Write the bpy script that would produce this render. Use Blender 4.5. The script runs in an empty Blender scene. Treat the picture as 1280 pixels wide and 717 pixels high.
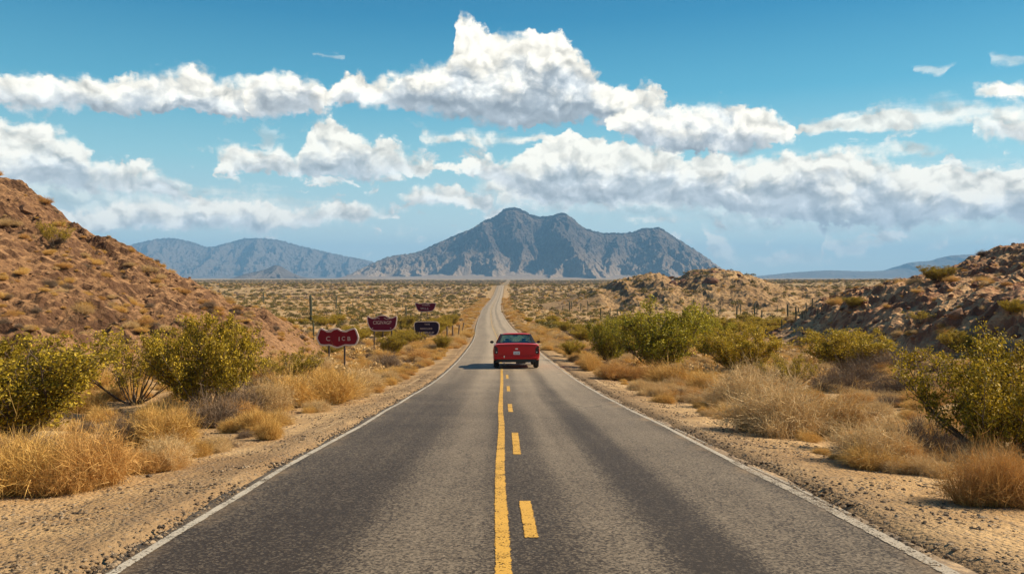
import bpy, bmesh, math, random
import numpy as np
from mathutils import Vector, Matrix

# ------------------------------------------------------------------ camera, sky, sun, exposure
SC = bpy.context.scene
COL = SC.collection
F = 1000.0                     # focal length in photo pixels (photo 1280 wide)
CX, HY = 640.0, 347.0          # optical axis column, horizon row
cam = bpy.data.cameras.new('camera')
cam.sensor_width = 36.0
cam.lens = 36.0 * F / 1280.0
cam.shift_y = -(358.5 - HY) / 1280.0
cam.clip_start = 0.1
cam.clip_end = 60000.0
camo = bpy.data.objects.new('camera', cam)
camo.rotation_euler = (math.radians(90), 0, 0)
COL.objects.link(camo)
SC.camera = camo

SUN_EL, SUN_AZ = math.radians(37), math.radians(81)      # azimuth clockwise from +Y
sl = bpy.data.lights.new('sun', 'SUN')
sl.energy = 5.0
sl.angle = math.radians(0.5)
sl.color = (1.0, 0.85, 0.62)
so = bpy.data.objects.new('sun', sl)
sd = Vector((math.sin(SUN_AZ) * math.cos(SUN_EL), math.cos(SUN_AZ) * math.cos(SUN_EL), math.sin(SUN_EL)))
so.rotation_euler = sd.to_track_quat('Z', 'Y').to_euler()
so.location = (60, 20, 60)
COL.objects.link(so)
SC.view_settings.view_transform = 'Standard'
SC.view_settings.look = 'None'
SC.view_settings.exposure = 0.86
SC.view_settings.gamma = 1.0
SC.view_settings.use_curve_mapping = False
SC.cycles.use_denoising = True
SC.cycles.max_bounces = 6
SC.cycles.diffuse_bounces = 3
SC.cycles.glossy_bounces = 3
SC.cycles.transmission_bounces = 4
SC.cycles.transparent_max_bounces = 8
SC.cycles.volume_bounces = 0
SC.cycles.caustics_reflective = False
SC.cycles.caustics_refractive = False


class E:
    """a node socket that can be calculated with"""
    def __init__(s, nt, sock): s.nt, s.k = nt, sock
    def _op(s, op, *a, clamp=False):
        n = s.nt.nodes.new('ShaderNodeMath'); n.operation = op; n.use_clamp = clamp
        for i, v in enumerate((s,) + a):
            if isinstance(v, E): s.nt.links.new(v.k, n.inputs[i])
            else: n.inputs[i].default_value = float(v)
        return E(s.nt, n.outputs[0])
    def __add__(s, o): return s._op('ADD', o)
    def __radd__(s, o): return s._op('ADD', o)
    def __sub__(s, o): return s._op('SUBTRACT', o)
    def __rsub__(s, o): return (s * -1.0) + o
    def __mul__(s, o): return s._op('MULTIPLY', o)
    def __rmul__(s, o): return s._op('MULTIPLY', o)
    def __truediv__(s, o): return s._op('DIVIDE', o)
    def mn(s, o): return s._op('MINIMUM', o)
    def mx(s, o): return s._op('MAXIMUM', o)
    def clamp(s): return s._op('ADD', 0.0, clamp=True)
    def abs(s): return s._op('ABSOLUTE')
    def ss(s, lo, hi):
        n = s.nt.nodes.new('ShaderNodeMapRange'); n.interpolation_type = 'SMOOTHSTEP'
        s.nt.links.new(s.k, n.inputs[0])
        for i, v in ((1, lo), (2, hi)):
            if isinstance(v, E): s.nt.links.new(v.k, n.inputs[i])
            else: n.inputs[i].default_value = v
        return E(s.nt, n.outputs[0])


def node(nt, typ, **kw):
    n = nt.nodes.new(typ)
    for k, v in kw.items(): setattr(n, k, v)
    return n


def put(nt, sock, v):
    if isinstance(v, E): nt.links.new(v.k, sock)
    elif isinstance(v, (tuple, list)) and len(v) == 3 and sock.type == 'RGBA': sock.default_value = (*v, 1)
    elif v is not None: sock.default_value = v


def mixc(nt, f, a, b, blend='MIX'):
    n = node(nt, 'ShaderNodeMix', data_type='RGBA', blend_type=blend)
    put(nt, n.inputs[0], f); put(nt, n.inputs[6], a); put(nt, n.inputs[7], b)
    return E(nt, n.outputs[2])


def noise(nt, vec, scale, detail=4, rough=0.55, dim='3D', dist=0.0, color=False):
    n = node(nt, 'ShaderNodeTexNoise', noise_dimensions=dim)
    put(nt, n.inputs['Vector'], vec)
    n.inputs['Scale'].default_value = scale; n.inputs['Detail'].default_value = detail
    n.inputs['Roughness'].default_value = rough; n.inputs['Distortion'].default_value = dist
    return E(nt, n.outputs[1 if color else 0])


def combine(nt, x, y, z=0.0):
    n = node(nt, 'ShaderNodeCombineXYZ')
    put(nt, n.inputs[0], x); put(nt, n.inputs[1], y); put(nt, n.inputs[2], z)
    return E(nt, n.outputs[0])


def separate(nt, v):
    n = node(nt, 'ShaderNodeSeparateXYZ'); put(nt, n.inputs[0], v)
    return [E(nt, o) for o in n.outputs]


def scalev(nt, v, s):
    n = node(nt, 'ShaderNodeVectorMath', operation='MULTIPLY')
    put(nt, n.inputs[0], v); n.inputs[1].default_value = s
    return E(nt, n.outputs[0])


def fcurve(nt, x, pts):
    n = node(nt, 'ShaderNodeFloatCurve')
    put(nt, n.inputs['Value'], x)
    c = n.mapping.curves[0]
    n.mapping.use_clip = False
    while len(c.points) > 2: c.points.remove(c.points[-1])
    c.points[0].location = pts[0]; c.points[-1].location = pts[-1]
    for p in pts[1:-1]: c.points.new(*p)
    for p in c.points: p.handle_type = 'VECTOR'
    n.mapping.update()
    return E(nt, n.outputs[0])


# ---- world: Nishita sky with procedural cumulus banks by direction
W = bpy.data.worlds.new('World'); SC.world = W; W.use_nodes = True
W.cycles.sampling_method = 'MANUAL'; W.cycles.sample_map_resolution = 256
nt = W.node_tree; nt.nodes.clear()
sky = node(nt, 'ShaderNodeTexSky', sky_type='NISHITA', sun_disc=False)
sky.sun_elevation = SUN_EL; sky.sun_rotation = SUN_AZ
sky.altitude = 700; sky.air_density = 1.0; sky.dust_density = 0.6; sky.ozone_density = 2.2
tc = node(nt, 'ShaderNodeTexCoord')
dx, dy, dz = separate(nt, E(nt, tc.outputs['Generated']))
U0 = dx._op('ARCTAN2', dy) * 1000.0
U = (U0 + 700.0)._op('PINGPONG', 1400.0) - 700.0
V = dz._op('ARCSINE') * 1000.0
ramp = node(nt, 'ShaderNodeValToRGB')                    # graded desert sky, pale teal at the horizon
SK = [(0.0, (.74, .84, .80)), (0.045, (.68, .83, .81)), (0.11, (.33, .655, .730)), (0.17, (.10, .425, .605)), (0.24, (.020, .245, .455)), (0.34, (.003, .112, .285)), (1.0, (.008, .080, .22))]
while len(ramp.color_ramp.elements) < len(SK): ramp.color_ramp.elements.new(0.5)
for e, (p, c) in zip(ramp.color_ramp.elements, SK): e.position = p; e.color = (*c, 1)
put(nt, ramp.inputs[0], (V / 1300.0).clamp())
gain = node(nt, 'ShaderNodeVectorMath', operation='SCALE'); put(nt, gain.inputs[0], E(nt, ramp.outputs[0])); put(nt, gain.inputs[3], 8.6 + U0._op('ARCTAN2', 700.0) * 1.0)
skyc = mixc(nt, 0.92, mixc(nt, 1.0, E(nt, sky.outputs[0]), (0.62, 1.0, 0.95), 'MULTIPLY'), E(nt, gain.outputs[0]))


def uv_of(px, py):
    a = (px - CX) / F
    return math.atan(a) * 1000, math.atan2((HY - py) / F, math.sqrt(1 + a * a)) * 1000


# low-frequency warp and billows, shared by all cloud layers
P0 = combine(nt, U, V * 1.15)
wn = separate(nt, noise(nt, P0, 1 / 75.0, 6, 0.60, '2D', color=True))
Uw = U + (wn[0] - 0.5) * 46.0
Vw = V + (wn[1] - 0.5) * 34.0


def billow(scale, du, dv, detail, rough):
    n = node(nt, 'ShaderNodeTexVoronoi', voronoi_dimensions='2D', feature='SMOOTH_F1')
    n.normalize = True
    put(nt, n.inputs['Vector'], combine(nt, Uw + du, (Vw + dv) * 1.25))
    n.inputs['Scale'].default_value = 1 / scale
    n.inputs['Detail'].default_value = detail
    n.inputs['Roughness'].default_value = rough
    n.inputs['Lacunarity'].default_value = 2.3
    n.inputs['Smoothness'].default_value = 0.25
    return 1.0 - E(nt, n.outputs['Distance'])


B0 = billow(44.0, 0, 0, 2.4, 0.46)
B1 = billow(44.0, 4.5, 8.0, 2.4, 0.46)
fine = noise(nt, P0, 1 / 13.0, 4, 0.55, '2D')
big = wn[2]
streak = noise(nt, combine(nt, U * 0.22, V * 1.6), 1 / 26.0, 5, 0.6, '2D')
relief = (B0 - B1)


def layer(pts, ampT, ampB, soft, gray, dens=1.0, stratus=False):
    """pts: (px x, px y of the tops, px y of the base), gaps where the base lies above the top"""
    tops, bases = [], []
    for x, yt, yb in pts:
        u, vt = uv_of(x, yt); _, vb = uv_of(x, yb)
        tops.append(((u + 700) / 1400, vt / 500)); bases.append(((u + 700) / 1400, vb / 500))
    def ends(l): return [(0.0, l[0][1])] + l + [(1.0, l[-1][1])]
    un = (Uw + 700.0) / 1400.0
    top = fcurve(nt, un, ends(tops)) * 500.0
    bas = fcurve(nt, un, ends(bases)) * 500.0
    th = top - bas
    if stratus:
        dT = top - Vw + (streak - 0.5) * ampT
        dB = Vw - bas + (streak - 0.5) * ampB
        d = dT.mn(dB * 1.3).mn(th * 0.55 - 1.0) + (fine - 0.5) * soft * 0.6
    else:
        edge = (B0 - BM) * ampT + (fine - 0.5) * ampT * 0.40
        dT = top - Vw + edge
        dB = Vw - bas + (fine - 0.5) * ampB * 1.2 + (big - 0.5) * ampB * 2.0
        d = dT.mn(dB * 1.2).mn(th * 0.55 - 1.0)
        d = d + (fine - 0.5) * 6.0
    alpha = d.ss(0.0, (big.ss(0.38, 0.62) * 13.0 + soft * 0.7)) * dens
    depth = dT / th.mx(22.0)
    low = (depth * 0.9 + (big - 0.5) * 0.9 + (BM - B0) * 1.0 + (streak - 0.5) * 0.12)
    dark = low.ss(0.20, 0.66) * th.ss(10.0, 62.0) * gray
    light = (1.0 - dark * 0.60 + relief * (1.0 - dark * 0.72) * RL + (fine - 0.5) * 0.05).mx(0.26).mn(1.10)
    warm = mixc(nt, dark.clamp(), (1.0, 0.935, 0.80), (0.84, 0.92, 1.0))
    sc = node(nt, 'ShaderNodeVectorMath', operation='SCALE')
    put(nt, sc.inputs[0], warm); put(nt, sc.inputs[3], light * CLOUD)
    return alpha, E(nt, sc.outputs[0])


BM, RL = 0.60, 2.1
CLOUD = 10.0
G = 60    # a gap: base far above the top
L = []
# thin high sheets
L.append(layer([(0, 190, 120), (500, 190, 120), (520, 160, 182), (560, 164, 181), (620, 160, 182), (690, 164, 180), (720, 190, 120),
                (980, 190, 120), (1005, 146, 166), (1060, 136, 168), (1110, 124, 168), (1170, 124, 164), (1230, 124, 160), (1300, 118, 156), (1400, 118, 150)],
               20, 16, 12, 0.15, 0.88, True))
L.append(layer([(0, 190, 120), (1025, 190, 120), (1045, 178, 194), (1110, 167, 195), (1180, 180, 192), (1200, 190, 120)], 18, 14, 12, 0.15, 0.7, True))
L.append(layer([(0, 90, 20), (385, 90, 20), (393, 60, 69), (430, 60, 69), (440, 90, 20), (1120, 90, 20), (1140, 78, 92), (1190, 84, 104), (1215, 90, 20), (1240, 60, 90), (1290, 62, 80)], 22, 14, 9, 0.0, 0.42, True))
# pale veils between the banks
L.append(layer([(0, 300, 120), (560, 300, 120), (600, 205, 275), (700, 180, 285), (900, 190, 292), (1000, 176, 300), (1150, 190, 305), (1400, 190, 305)], 50, 50, 40, 0.5, 0.50, True))
L.append(layer([(-60, 175, 292), (100, 215, 296), (250, 225, 298), (330, 235, 296), (420, 245, 288), (500, 300, 180), (1400, 300, 180)], 40, 30, 30, 0.6, 0.5, True))
# low far banks near the horizon
L.append(layer([(0, 280, 200), (470, 330, 262), (492, 288, 295), (522, 288, 296), (540, 330, 262), (770, 330, 262), (785, 276, 288), (825, 276, 288), (838, 273, 283), (875, 275, 283),
                (882, 290, 318), (900, 294, 332), (925, 318, 336), (960, 312, 336), (1000, 310, 334), (1030, 312, 334), (1036, 290, 314), (1085, 300, 322), (1095, 292, 310), (1122, 292, 308),
                (1135, 350, 290), (1150, 306, 318), (1190, 296, 318), (1210, 350, 290), (1250, 296, 312), (1290, 290, 310)], 16, 9, 11, 0.15, 0.72))
# lower-left bank and the small cumulus in the middle
L.append(layer([(0, 268, 296), (60, 266, 296), (120, 258, 290), (170, 250, 290), (250, 246, 291), (300, 250, 293), (335, 254, 293), (350, 264, 290), (375, 255, 288), (420, 254, 282), (455, 252, 280), (480, 260, 277), (494, 270, 276),
                (496, 290, 200), (497, 246, 258), (515, 234, 261), (545, 224, 263), (575, 234, 263), (596, 248, 258), (604, 290, 200), (1400, 290, 200)], 17, 7, 8, 0.8))
# middle-left towers and the long bank on the right
L.append(layer([(-60, 150, 244), (0, 152, 242), (30, 146, 242), (62, 158, 242), (92, 166, 243), (104, 182, 244), (112, 196, 244), (130, 200, 245), (165, 206, 246), (195, 203, 250), (218, 213, 256), (240, 234, 260), (254, 246, 260),
                (258, 280, 180), (262, 216, 227), (272, 194, 227), (296, 180, 226), (335, 182, 226), (358, 182, 225), (376, 192, 226), (388, 160, 229), (402, 147, 229), (420, 148, 229), (436, 160, 228), (452, 168, 227), (474, 178, 225), (510, 190, 223), (540, 195, 220), (562, 204, 218),
                (582, 189, 226), (620, 186, 232), (640, 196, 248), (655, 188, 256), (682, 174, 260), (702, 166, 260), (716, 162, 260), (730, 172, 262), (760, 178, 262), (800, 180, 260), (832, 181, 259), (860, 190, 262), (910, 190, 264), (960, 190, 274), (1010, 192, 284), (1050, 184, 287),
                (1085, 190, 284), (1125, 196, 282), (1150, 206, 280), (1180, 204, 284), (1200, 220, 284), (1230, 214, 282), (1300, 208, 280), (1400, 210, 280)], 36, 14, 9, 0.75, 0.95))
# upper band: left sheet, the great cumulus, right heads
L.append(layer([(-80, 94, 138), (0, 92, 139), (60, 92, 142), (100, 94, 145), (135, 92, 147), (190, 90, 147), (236, 82, 148), (250, 76, 148), (264, 92, 149), (292, 100, 150), (312, 94, 150), (328, 88, 150), (362, 86, 149), (388, 99, 147), (410, 112, 140),
                (418, 96, 136), (430, 86, 134), (446, 88, 134), (462, 104, 136), (472, 106, 140), (486, 96, 144), (506, 80, 147), (524, 76, 150), (546, 76, 153), (560, 66, 155), (566, 44, 156), (572, 16, 157), (586, 19, 158), (602, 25, 159), (622, 41, 160), (650, 42, 160), (690, 39, 159), (712, 53, 157), (732, 72, 154),
                (742, 94, 154), (762, 106, 168), (800, 104, 182), (832, 112, 188), (842, 124, 190), (872, 130, 192), (902, 124, 191), (932, 130, 189), (956, 139, 186), (980, 150, 180), (1010, 152, 170), (1024, 190, 110), (1195, 190, 110), (1208, 156, 176), (1232, 148, 179), (1262, 142, 180), (1300, 146, 180), (1400, 150, 180)], 30, 12, 7, 1.0))
L.append(layer([(0, 150, 60), (1200, 150, 60), (1214, 116, 126), (1240, 99, 127), (1300, 97, 127), (1400, 100, 127)], 16, 8, 7, 0.4))
# nearer heads in front of the long right bank and under the great cumulus
L.insert(6, layer([(0, 300, 200), (610, 300, 200), (622, 240, 258), (650, 226, 261), (700, 226, 263), (740, 220, 263), (790, 236, 263), (832, 236, 262), (870, 218, 265), (905, 214, 266), (935, 232, 270), (975, 228, 280), (1010, 216, 287), (1060, 234, 289), (1110, 220, 284), (1150, 226, 282), (1190, 240, 284), (1232, 226, 284), (1300, 232, 284), (1400, 236, 284)], 38, 16, 9, 0.85, 0.92))
L.append(layer([(0, 220, 120), (742, 220, 120), (756, 146, 168), (790, 130, 184), (830, 138, 190), (870, 134, 193), (905, 142, 194), (940, 140, 191), (975, 158, 184), (1000, 160, 176), (1010, 220, 120), (1400, 220, 120)], 26, 10, 7, 1.0))
L.append(layer([(0, 220, 100), (300, 220, 100), (312, 100, 142), (330, 88, 148), (362, 87, 150), (388, 99, 148), (408, 112, 138), (416, 220, 100), (1400, 220, 100)], 22, 9, 7, 0.8))
# generic copy of the sky for the rest of the dome comes from the ping-pong of U
res = skyc
# scattered small puffs low in the sky
pf = noise(nt, combine(nt, Uw, Vw * 1.9), 1 / 52.0, 6, 0.60, '2D')
pm = noise(nt, combine(nt, U, V), 1 / 190.0, 2, 0.5, '2D')
pa = (pf + (pm - 0.5) * 0.5).ss(0.585, 0.70) * V.ss(8.0, 30.0) * (1.0 - V.ss(120.0, 210.0)) * 0.85
ps_ = node(nt, 'ShaderNodeVectorMath', operation='SCALE'); ps_.inputs[0].default_value = (1.0, 0.95, 0.85)
put(nt, ps_.inputs[3], (0.80 + relief * 2.0 + (pf - 0.6) * 0.6).mx(0.55).mn(1.05) * CLOUD)
res = mixc(nt, pa, res, E(nt, ps_.outputs[0]))
for a, c in L:
    res = mixc(nt, a * (dz.ss(0.004, 0.03)) * 0.97, res, c)
bg = node(nt, 'ShaderNodeBackground'); bg.inputs[1].default_value = 0.068
put(nt, bg.inputs[0], res)
wo = node(nt, 'ShaderNodeOutputWorld'); nt.links.new(bg.outputs[0], wo.inputs[0])

# ------------------------------------------------------------------ numeric helpers
def _hash(ix, iy, seed):
    h = (ix.astype(np.int64) * 374761393 + iy.astype(np.int64) * 668265263 + seed * 1442695041) & 0xFFFFFFFF
    h = ((h ^ (h >> 13)) * 1274126177) & 0xFFFFFFFF
    h = h ^ (h >> 16)
    return h.astype(np.float64) / 4294967295.0


def perlin(x, y, seed=0):
    x = np.asarray(x, float); y = np.asarray(y, float)
    ix = np.floor(x); iy = np.floor(y); fx = x - ix; fy = y - iy
    u = fx * fx * fx * (fx * (fx * 6 - 15) + 10); v = fy * fy * fy * (fy * (fy * 6 - 15) + 10)
    def g(ox, oy):
        a = _hash(ix + ox, iy + oy, seed) * 2 * np.pi
        return np.cos(a) * (fx - ox) + np.sin(a) * (fy - oy)
    return ((g(0, 0) * (1 - u) + g(1, 0) * u) * (1 - v) + (g(0, 1) * (1 - u) + g(1, 1) * u) * v) * 1.5


def fbm(x, y, octv=4, seed=0, gain=0.5, lac=2.03):
    s = 0; a = 1.0
    for i in range(octv):
        s = s + a * perlin(x, y, seed + i * 17); x = x * lac + 13.7; y = y * lac + 7.1; a *= gain
    return s


def ridged(x, y, octv=4, seed=0, gain=0.5, lac=2.1):
    s = 0; a = 1.0
    for i in range(octv):
        s = s + a * (1 - 2 * np.abs(perlin(x, y, seed + i * 31))); x = x * lac + 3.7; y = y * lac + 9.1; a *= gain
    return s


def sstep(a, b, x):
    t = np.clip((np.asarray(x, float) - a) / (b - a), 0, 1)
    return t * t * (3 - 2 * t)


class Pchip:
    def __init__(s, pts):
        p = np.array(pts, float); s.x, s.y = p[:, 0], p[:, 1]
        h = np.diff(s.x); d = np.diff(s.y) / h
        m = np.zeros_like(s.x); m[0], m[-1] = d[0], d[-1]
        for i in range(1, len(s.x) - 1):
            if d[i - 1] * d[i] > 0:
                w1 = 2 * h[i] + h[i - 1]; w2 = h[i] + 2 * h[i - 1]
                m[i] = (w1 + w2) / (w1 / d[i - 1] + w2 / d[i])
        s.m = m
    def __call__(s, q):
        q = np.asarray(q, float); qq = np.clip(q, s.x[0], s.x[-1])
        i = np.clip(np.searchsorted(s.x, qq) - 1, 0, len(s.x) - 2)
        h = s.x[i + 1] - s.x[i]; t = (qq - s.x[i]) / h
        return ((2 * t**3 - 3 * t**2 + 1) * s.y[i] + (t**3 - 2 * t**2 + t) * h * s.m[i]
                + (-2 * t**3 + 3 * t**2) * s.y[i + 1] + (t**3 - t**2) * h * s.m[i + 1])


# road: height and centre line against distance
ZR = Pchip([(-60, -1.25), (-10, -1.42), (0, -1.58), (5, -1.83), (7.7, -2.03), (13.3, -2.50), (20, -3.06), (29.7, -3.80), (40, -4.42), (50, -4.95), (70, -5.85), (90, -6.6),
            (130, -7.6), (180, -8.5), (236, -9.25), (330, -10.2), (400, -10.6), (470, -10.4), (560, -8.6), (650, -6.6), (720, -6.9), (850, -8.8), (1000, -10.2), (1500, -10.4), (2500, -9.2), (6000, -7.0), (20000, -6.0)])
XC = Pchip([(-60, .9), (-10, .35), (0, .18), (5, .12), (7.7, .06), (13.3, 0), (16.5, -.06), (29.7, -.2), (40, -.36), (50, -.56), (70, -1.0), (88, -1.5), (124, -2.9), (180, -4.6), (236, -6.0), (330, -7.2), (400, -7.8), (480, -8.4), (650, -9.2), (1200, -11), (20000, -11)])
RW = 2.6                       # centre line to edge line


def ground(x, y):
    x = np.asarray(x, float); y = np.asarray(y, float)
    d = x - XC(y); ad = np.abs(d); off = np.clip(ad - 3.1, 0, None)
    z = ZR(y) - 0.055 * np.clip(off, 0, 2.2) + 0.02 * np.clip(off - 2.2, 0, 6) * sstep(60, 20, y)
    z = z + fbm(x / 0.9, y / 0.9, 3, 5) * 0.035 * sstep(0.1, 1.2, off)
    z = z + fbm(x / 5.5, y / 5.5, 3, 11) * 0.20 * sstep(1.2, 6, off)
    z = z + fbm(x / 45, y / 45, 3, 23) * 0.8 * sstep(10, 60, off) * sstep(30, 120, y)
    z = z + fbm(x / 300, y / 300, 3, 29) * 2.2 * sstep(40, 250, off) * sstep(150, 600, y) * sstep(5000, 1500, y)
    z = z + 0.012 * np.clip(off - 60, 0, 2500) * sstep(100, 500, y) * sstep(2600, 900, y) * (d > 0)
    return z - 0.10 * sstep(2.95, 2.75, ad)


# hills beside the road: a cross profile along x, run along y
LP = Pchip([(-120, 31), (-60, 18.5), (-46, 11.0), (-38, 7.2), (-35.2, 6.15), (-32.4, 4.9), (-31.4, 4.0), (-29.2, 2.3), (-26.4, 1.1), (-24.2, -0.1), (-20.9, -1.7), (-18.7, -2.6), (-16.5, -3.5), (-14.3, -4.5), (-12.0, -6.2), (-8, -9)])
RP = Pchip([(14, -8.5), (20, -6.8), (24, -5.6), (26.0, -4.9), (28.2, -3.5), (29.6, -2.7), (31.5, -1.6), (36.8, -0.4), (39.8, 0.5), (42.0, 1.3), (45, 2.4), (50, 2.8), (62, 5.6), (100, 13), (160, 16)])


def hill_l(x, y, detail=True):
    x = np.asarray(x, float); y = np.asarray(y, float)
    xs = x + fbm(y / 9.0, x / 40.0, 3, 41) * 1.1 * sstep(-12, -20, x)
    z = LP(xs) + sstep(20, 8, y) * -3.0 * 0
    z = z - sstep(55, 74, y) * (z + 9.5) * 1.1
    # toe drifts away from the road close to the camera
    z = z - sstep(26, 6, y) * np.clip(16 + x * 0.25, 0, 9)
    z = z - 1.7 * np.exp(-((y - 33 - (x + 21) * 0.35) / 3.0) ** 2) * sstep(-17, -20, x)
    if detail:
        u = x * 0.9 + y * 0.25
        rib = ridged(u / 5.0, y / 0.95 + fbm(x / 3.0, y / 3.0, 2, 5) * 0.7, 3, 51)
        m = sstep(-13, -17, x)
        z = z + (rib * 0.17 + (ridged(u / 16.0, y / 4.2 + fbm(x / 7.0, y / 7.0, 2, 6) * 0.8, 3, 53) - 0.5) * 0.62 + fbm(x / 1.1, y / 1.1, 5, 57, 0.58) * 0.15 + ridged(x / 4.2, y / 4.2, 3, 59) * 0.14) * m
        st = fbm(x / 6.0, y / 6.0, 3, 63)
        z = z + np.floor(st * 5) * 0.10 * m
    return z


def hill_r(x, y, detail=True):
    x = np.asarray(x, float); y = np.asarray(y, float)
    xs = x - fbm(y / 11.0, x / 40.0, 3, 141) * 1.8 * sstep(24, 32, x) + sstep(50, 20, y) * -6.0
    z = RP(xs)
    z = z - sstep(74, 96, y) * (z + 9.5) * 1.1
    if detail:
        m = sstep(23, 29, x)
        st = x * 0.16 - y * 0.13 + fbm(x / 7.0, y / 7.0, 4, 151) * 1.6
        ledge = np.abs((st % 1.0) - 0.5) * 2
        z = z + (sstep(0.25, 0.6, ledge) - 0.5) * 0.34 * m
        z = z + (fbm(x / 1.5, y / 1.5, 4, 157) * 0.22 + ridged(x / 3.6, y / 3.6, 3, 159) * 0.26) * m
    return z


MIDS = [(735, 366, .0), (745, 361, 1), (752, 362, 0), (768, 356, 1), (776, 350, 1), (785, 350, 1), (796, 345, 1), (808, 341, 1), (820, 340, 1), (832, 347, 0), (842, 350, 1), (856, 345, 1), (872, 337, 1), (888, 335, 1), (900, 335, 1), (915, 341, 1), (935, 345, 1), (955, 353, 0), (975, 356, 0), (1000, 358, 0), (1040, 358, 0), (1080, 360, 0), (1130, 362, 0)]
MZ = 250.0
MP = Pchip([(-20 + (735 - 640) * .25, -11)] + [((a - CX) * MZ / F, (HY - b) * MZ / F) for a, b, c in MIDS] + [(140, -5), (220, -7), (300, -12)])


def hill_m(x, y, detail=True):
    x = np.asarray(x, float); y = np.asarray(y, float)
    top = MP(x + fbm(y / 20, x / 20, 2, 240) * 3)
    g0 = ZR(y) - 0.4
    f = sstep(188, 250, y) ** 1.1 * sstep(330, 256, y)
    z = g0 + (top - g0) * f - 0.8
    m = sstep(20, 30, x) * sstep(0.02, 0.25, f)
    if detail:
        z = z + (ridged(x / 11, y / 11, 4, 251) - 0.4) * 0.8 * m + fbm(x / 3.0, y / 3.0, 3, 257) * 0.6 * m - 0.8 * m
    return z + 0.5


def surf(x, y):
    z = ground(x, y)
    z = np.maximum(z, np.where((x < -6) & (y > 4) & (y < 130), hill_l(x, y), -99))
    z = np.maximum(z, np.where((x > 12) & (y > 14) & (y < 140), hill_r(x, y), -99))
    return np.maximum(z, np.where((x > 15) & (y > 180) & (y < 340), hill_m(x, y), -99))


_T = np.concatenate([np.arange(3, 40, 0.05), np.geomspace(40, 3000, 4000)])
def at(px, py):
    """the ground point seen at a photo pixel"""
    x = (px - CX) / F * _T; z = (HY - py) / F * _T
    hit = np.nonzero(z < surf(x, _T))[0]
    t = _T[hit[0]] if len(hit) else _T[-1]
    xx = (px - CX) / F * t
    return float(xx), float(t), float(surf(np.array([xx]), np.array([t]))[0])

# ------------------------------------------------------------------ materials
def material(name):
    m = bpy.data.materials.new(name); m.use_nodes = True
    t = m.node_tree
    b = t.nodes['Principled BSDF']; o = t.nodes['Material Output']
    return m, t, b, o


def bump(t, b, h, strength=0.5, dist=0.02):
    n = node(t, 'ShaderNodeBump'); n.inputs['Strength'].default_value = strength; n.inputs['Distance'].default_value = dist
    put(t, n.inputs['Height'], h); t.links.new(n.outputs[0], b.inputs['Normal'])


def opos(t):
    return E(t, node(t, 'ShaderNodeNewGeometry').outputs['Position'])


def plain(name, col, rough=0.5, metal=0.0, spec=0.5, vary=0.12, scale=12.0):
    m, t, b, o = material(name)
    c = mixc(t, noise(t, E(t, node(t, 'ShaderNodeTexCoord').outputs['Object']), scale, 4), tuple(x * (1 - vary) for x in col), tuple(min(1, x * (1 + vary)) for x in col))
    put(t, b.inputs['Base Color'], c)
    b.inputs['Roughness'].default_value = rough; b.inputs['Metallic'].default_value = metal
    b.inputs['Specular IOR Level'].default_value = spec
    return m


def leafy(name, cols, trans=0.25, rough=0.6, objvar=0.25):
    """foliage, twigs or blades: colour varies per leaf and per plant"""
    m, t, b, o = material(name)
    g = node(t, 'ShaderNodeNewGeometry'); oi = node(t, 'ShaderNodeObjectInfo')
    r = node(t, 'ShaderNodeValToRGB'); r.color_ramp.elements[0].color = (*cols[0], 1); r.color_ramp.elements[1].color = (*cols[-1], 1)
    for i, c in enumerate(cols[1:-1]):
        e = r.color_ramp.elements.new((i + 1) / (len(cols) - 1)); e.color = (*c, 1)
    put(t, r.inputs[0], (E(t, g.outputs['Random Per Island']) * (1 - objvar) + E(t, oi.outputs['Random']) * objvar))
    c = E(t, r.outputs[0])
    put(t, b.inputs['Base Color'], c)
    b.inputs['Roughness'].default_value = rough; b.inputs['Specular IOR Level'].default_value = 0.25
    if trans > 0:
        tr = node(t, 'ShaderNodeBsdfTranslucent'); put(t, tr.inputs[0], c)
        mx = node(t, 'ShaderNodeMixShader'); mx.inputs[0].default_value = trans
        t.links.new(b.outputs[0], mx.inputs[1]); t.links.new(tr.outputs[0], mx.inputs[2]); t.links.new(mx.outputs[0], o.inputs[0])
    return m


M = {}
# asphalt: UV x = metres from the centre line, y = metres along the road
m, t, b, o = material('asphalt')
uv = E(t, node(t, 'ShaderNodeUVMap').outputs[0]); ux, uy, _ = separate(t, uv)
P = opos(t)
grain = noise(t, P, 46, 3, 0.75)
agg = node(t, 'ShaderNodeTexVoronoi'); put(t, agg.inputs[0], P); agg.inputs['Scale'].default_value = 62
aggc = separate(t, E(t, agg.outputs['Color']))[0]
long_ = combine(t, ux * 2.2, uy * 0.06)
strk = noise(t, long_, 1.0, 5, 0.6)
blot = noise(t, P, 0.35, 5, 0.6)
wob = (noise(t, combine(t, uy * 0.07, 0.0), 1.0, 2) - 0.5) * 0.35


def band(c, w, soft):
    return 1.0 - (ux + wob - c).abs().ss(w, w + soft)


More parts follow.
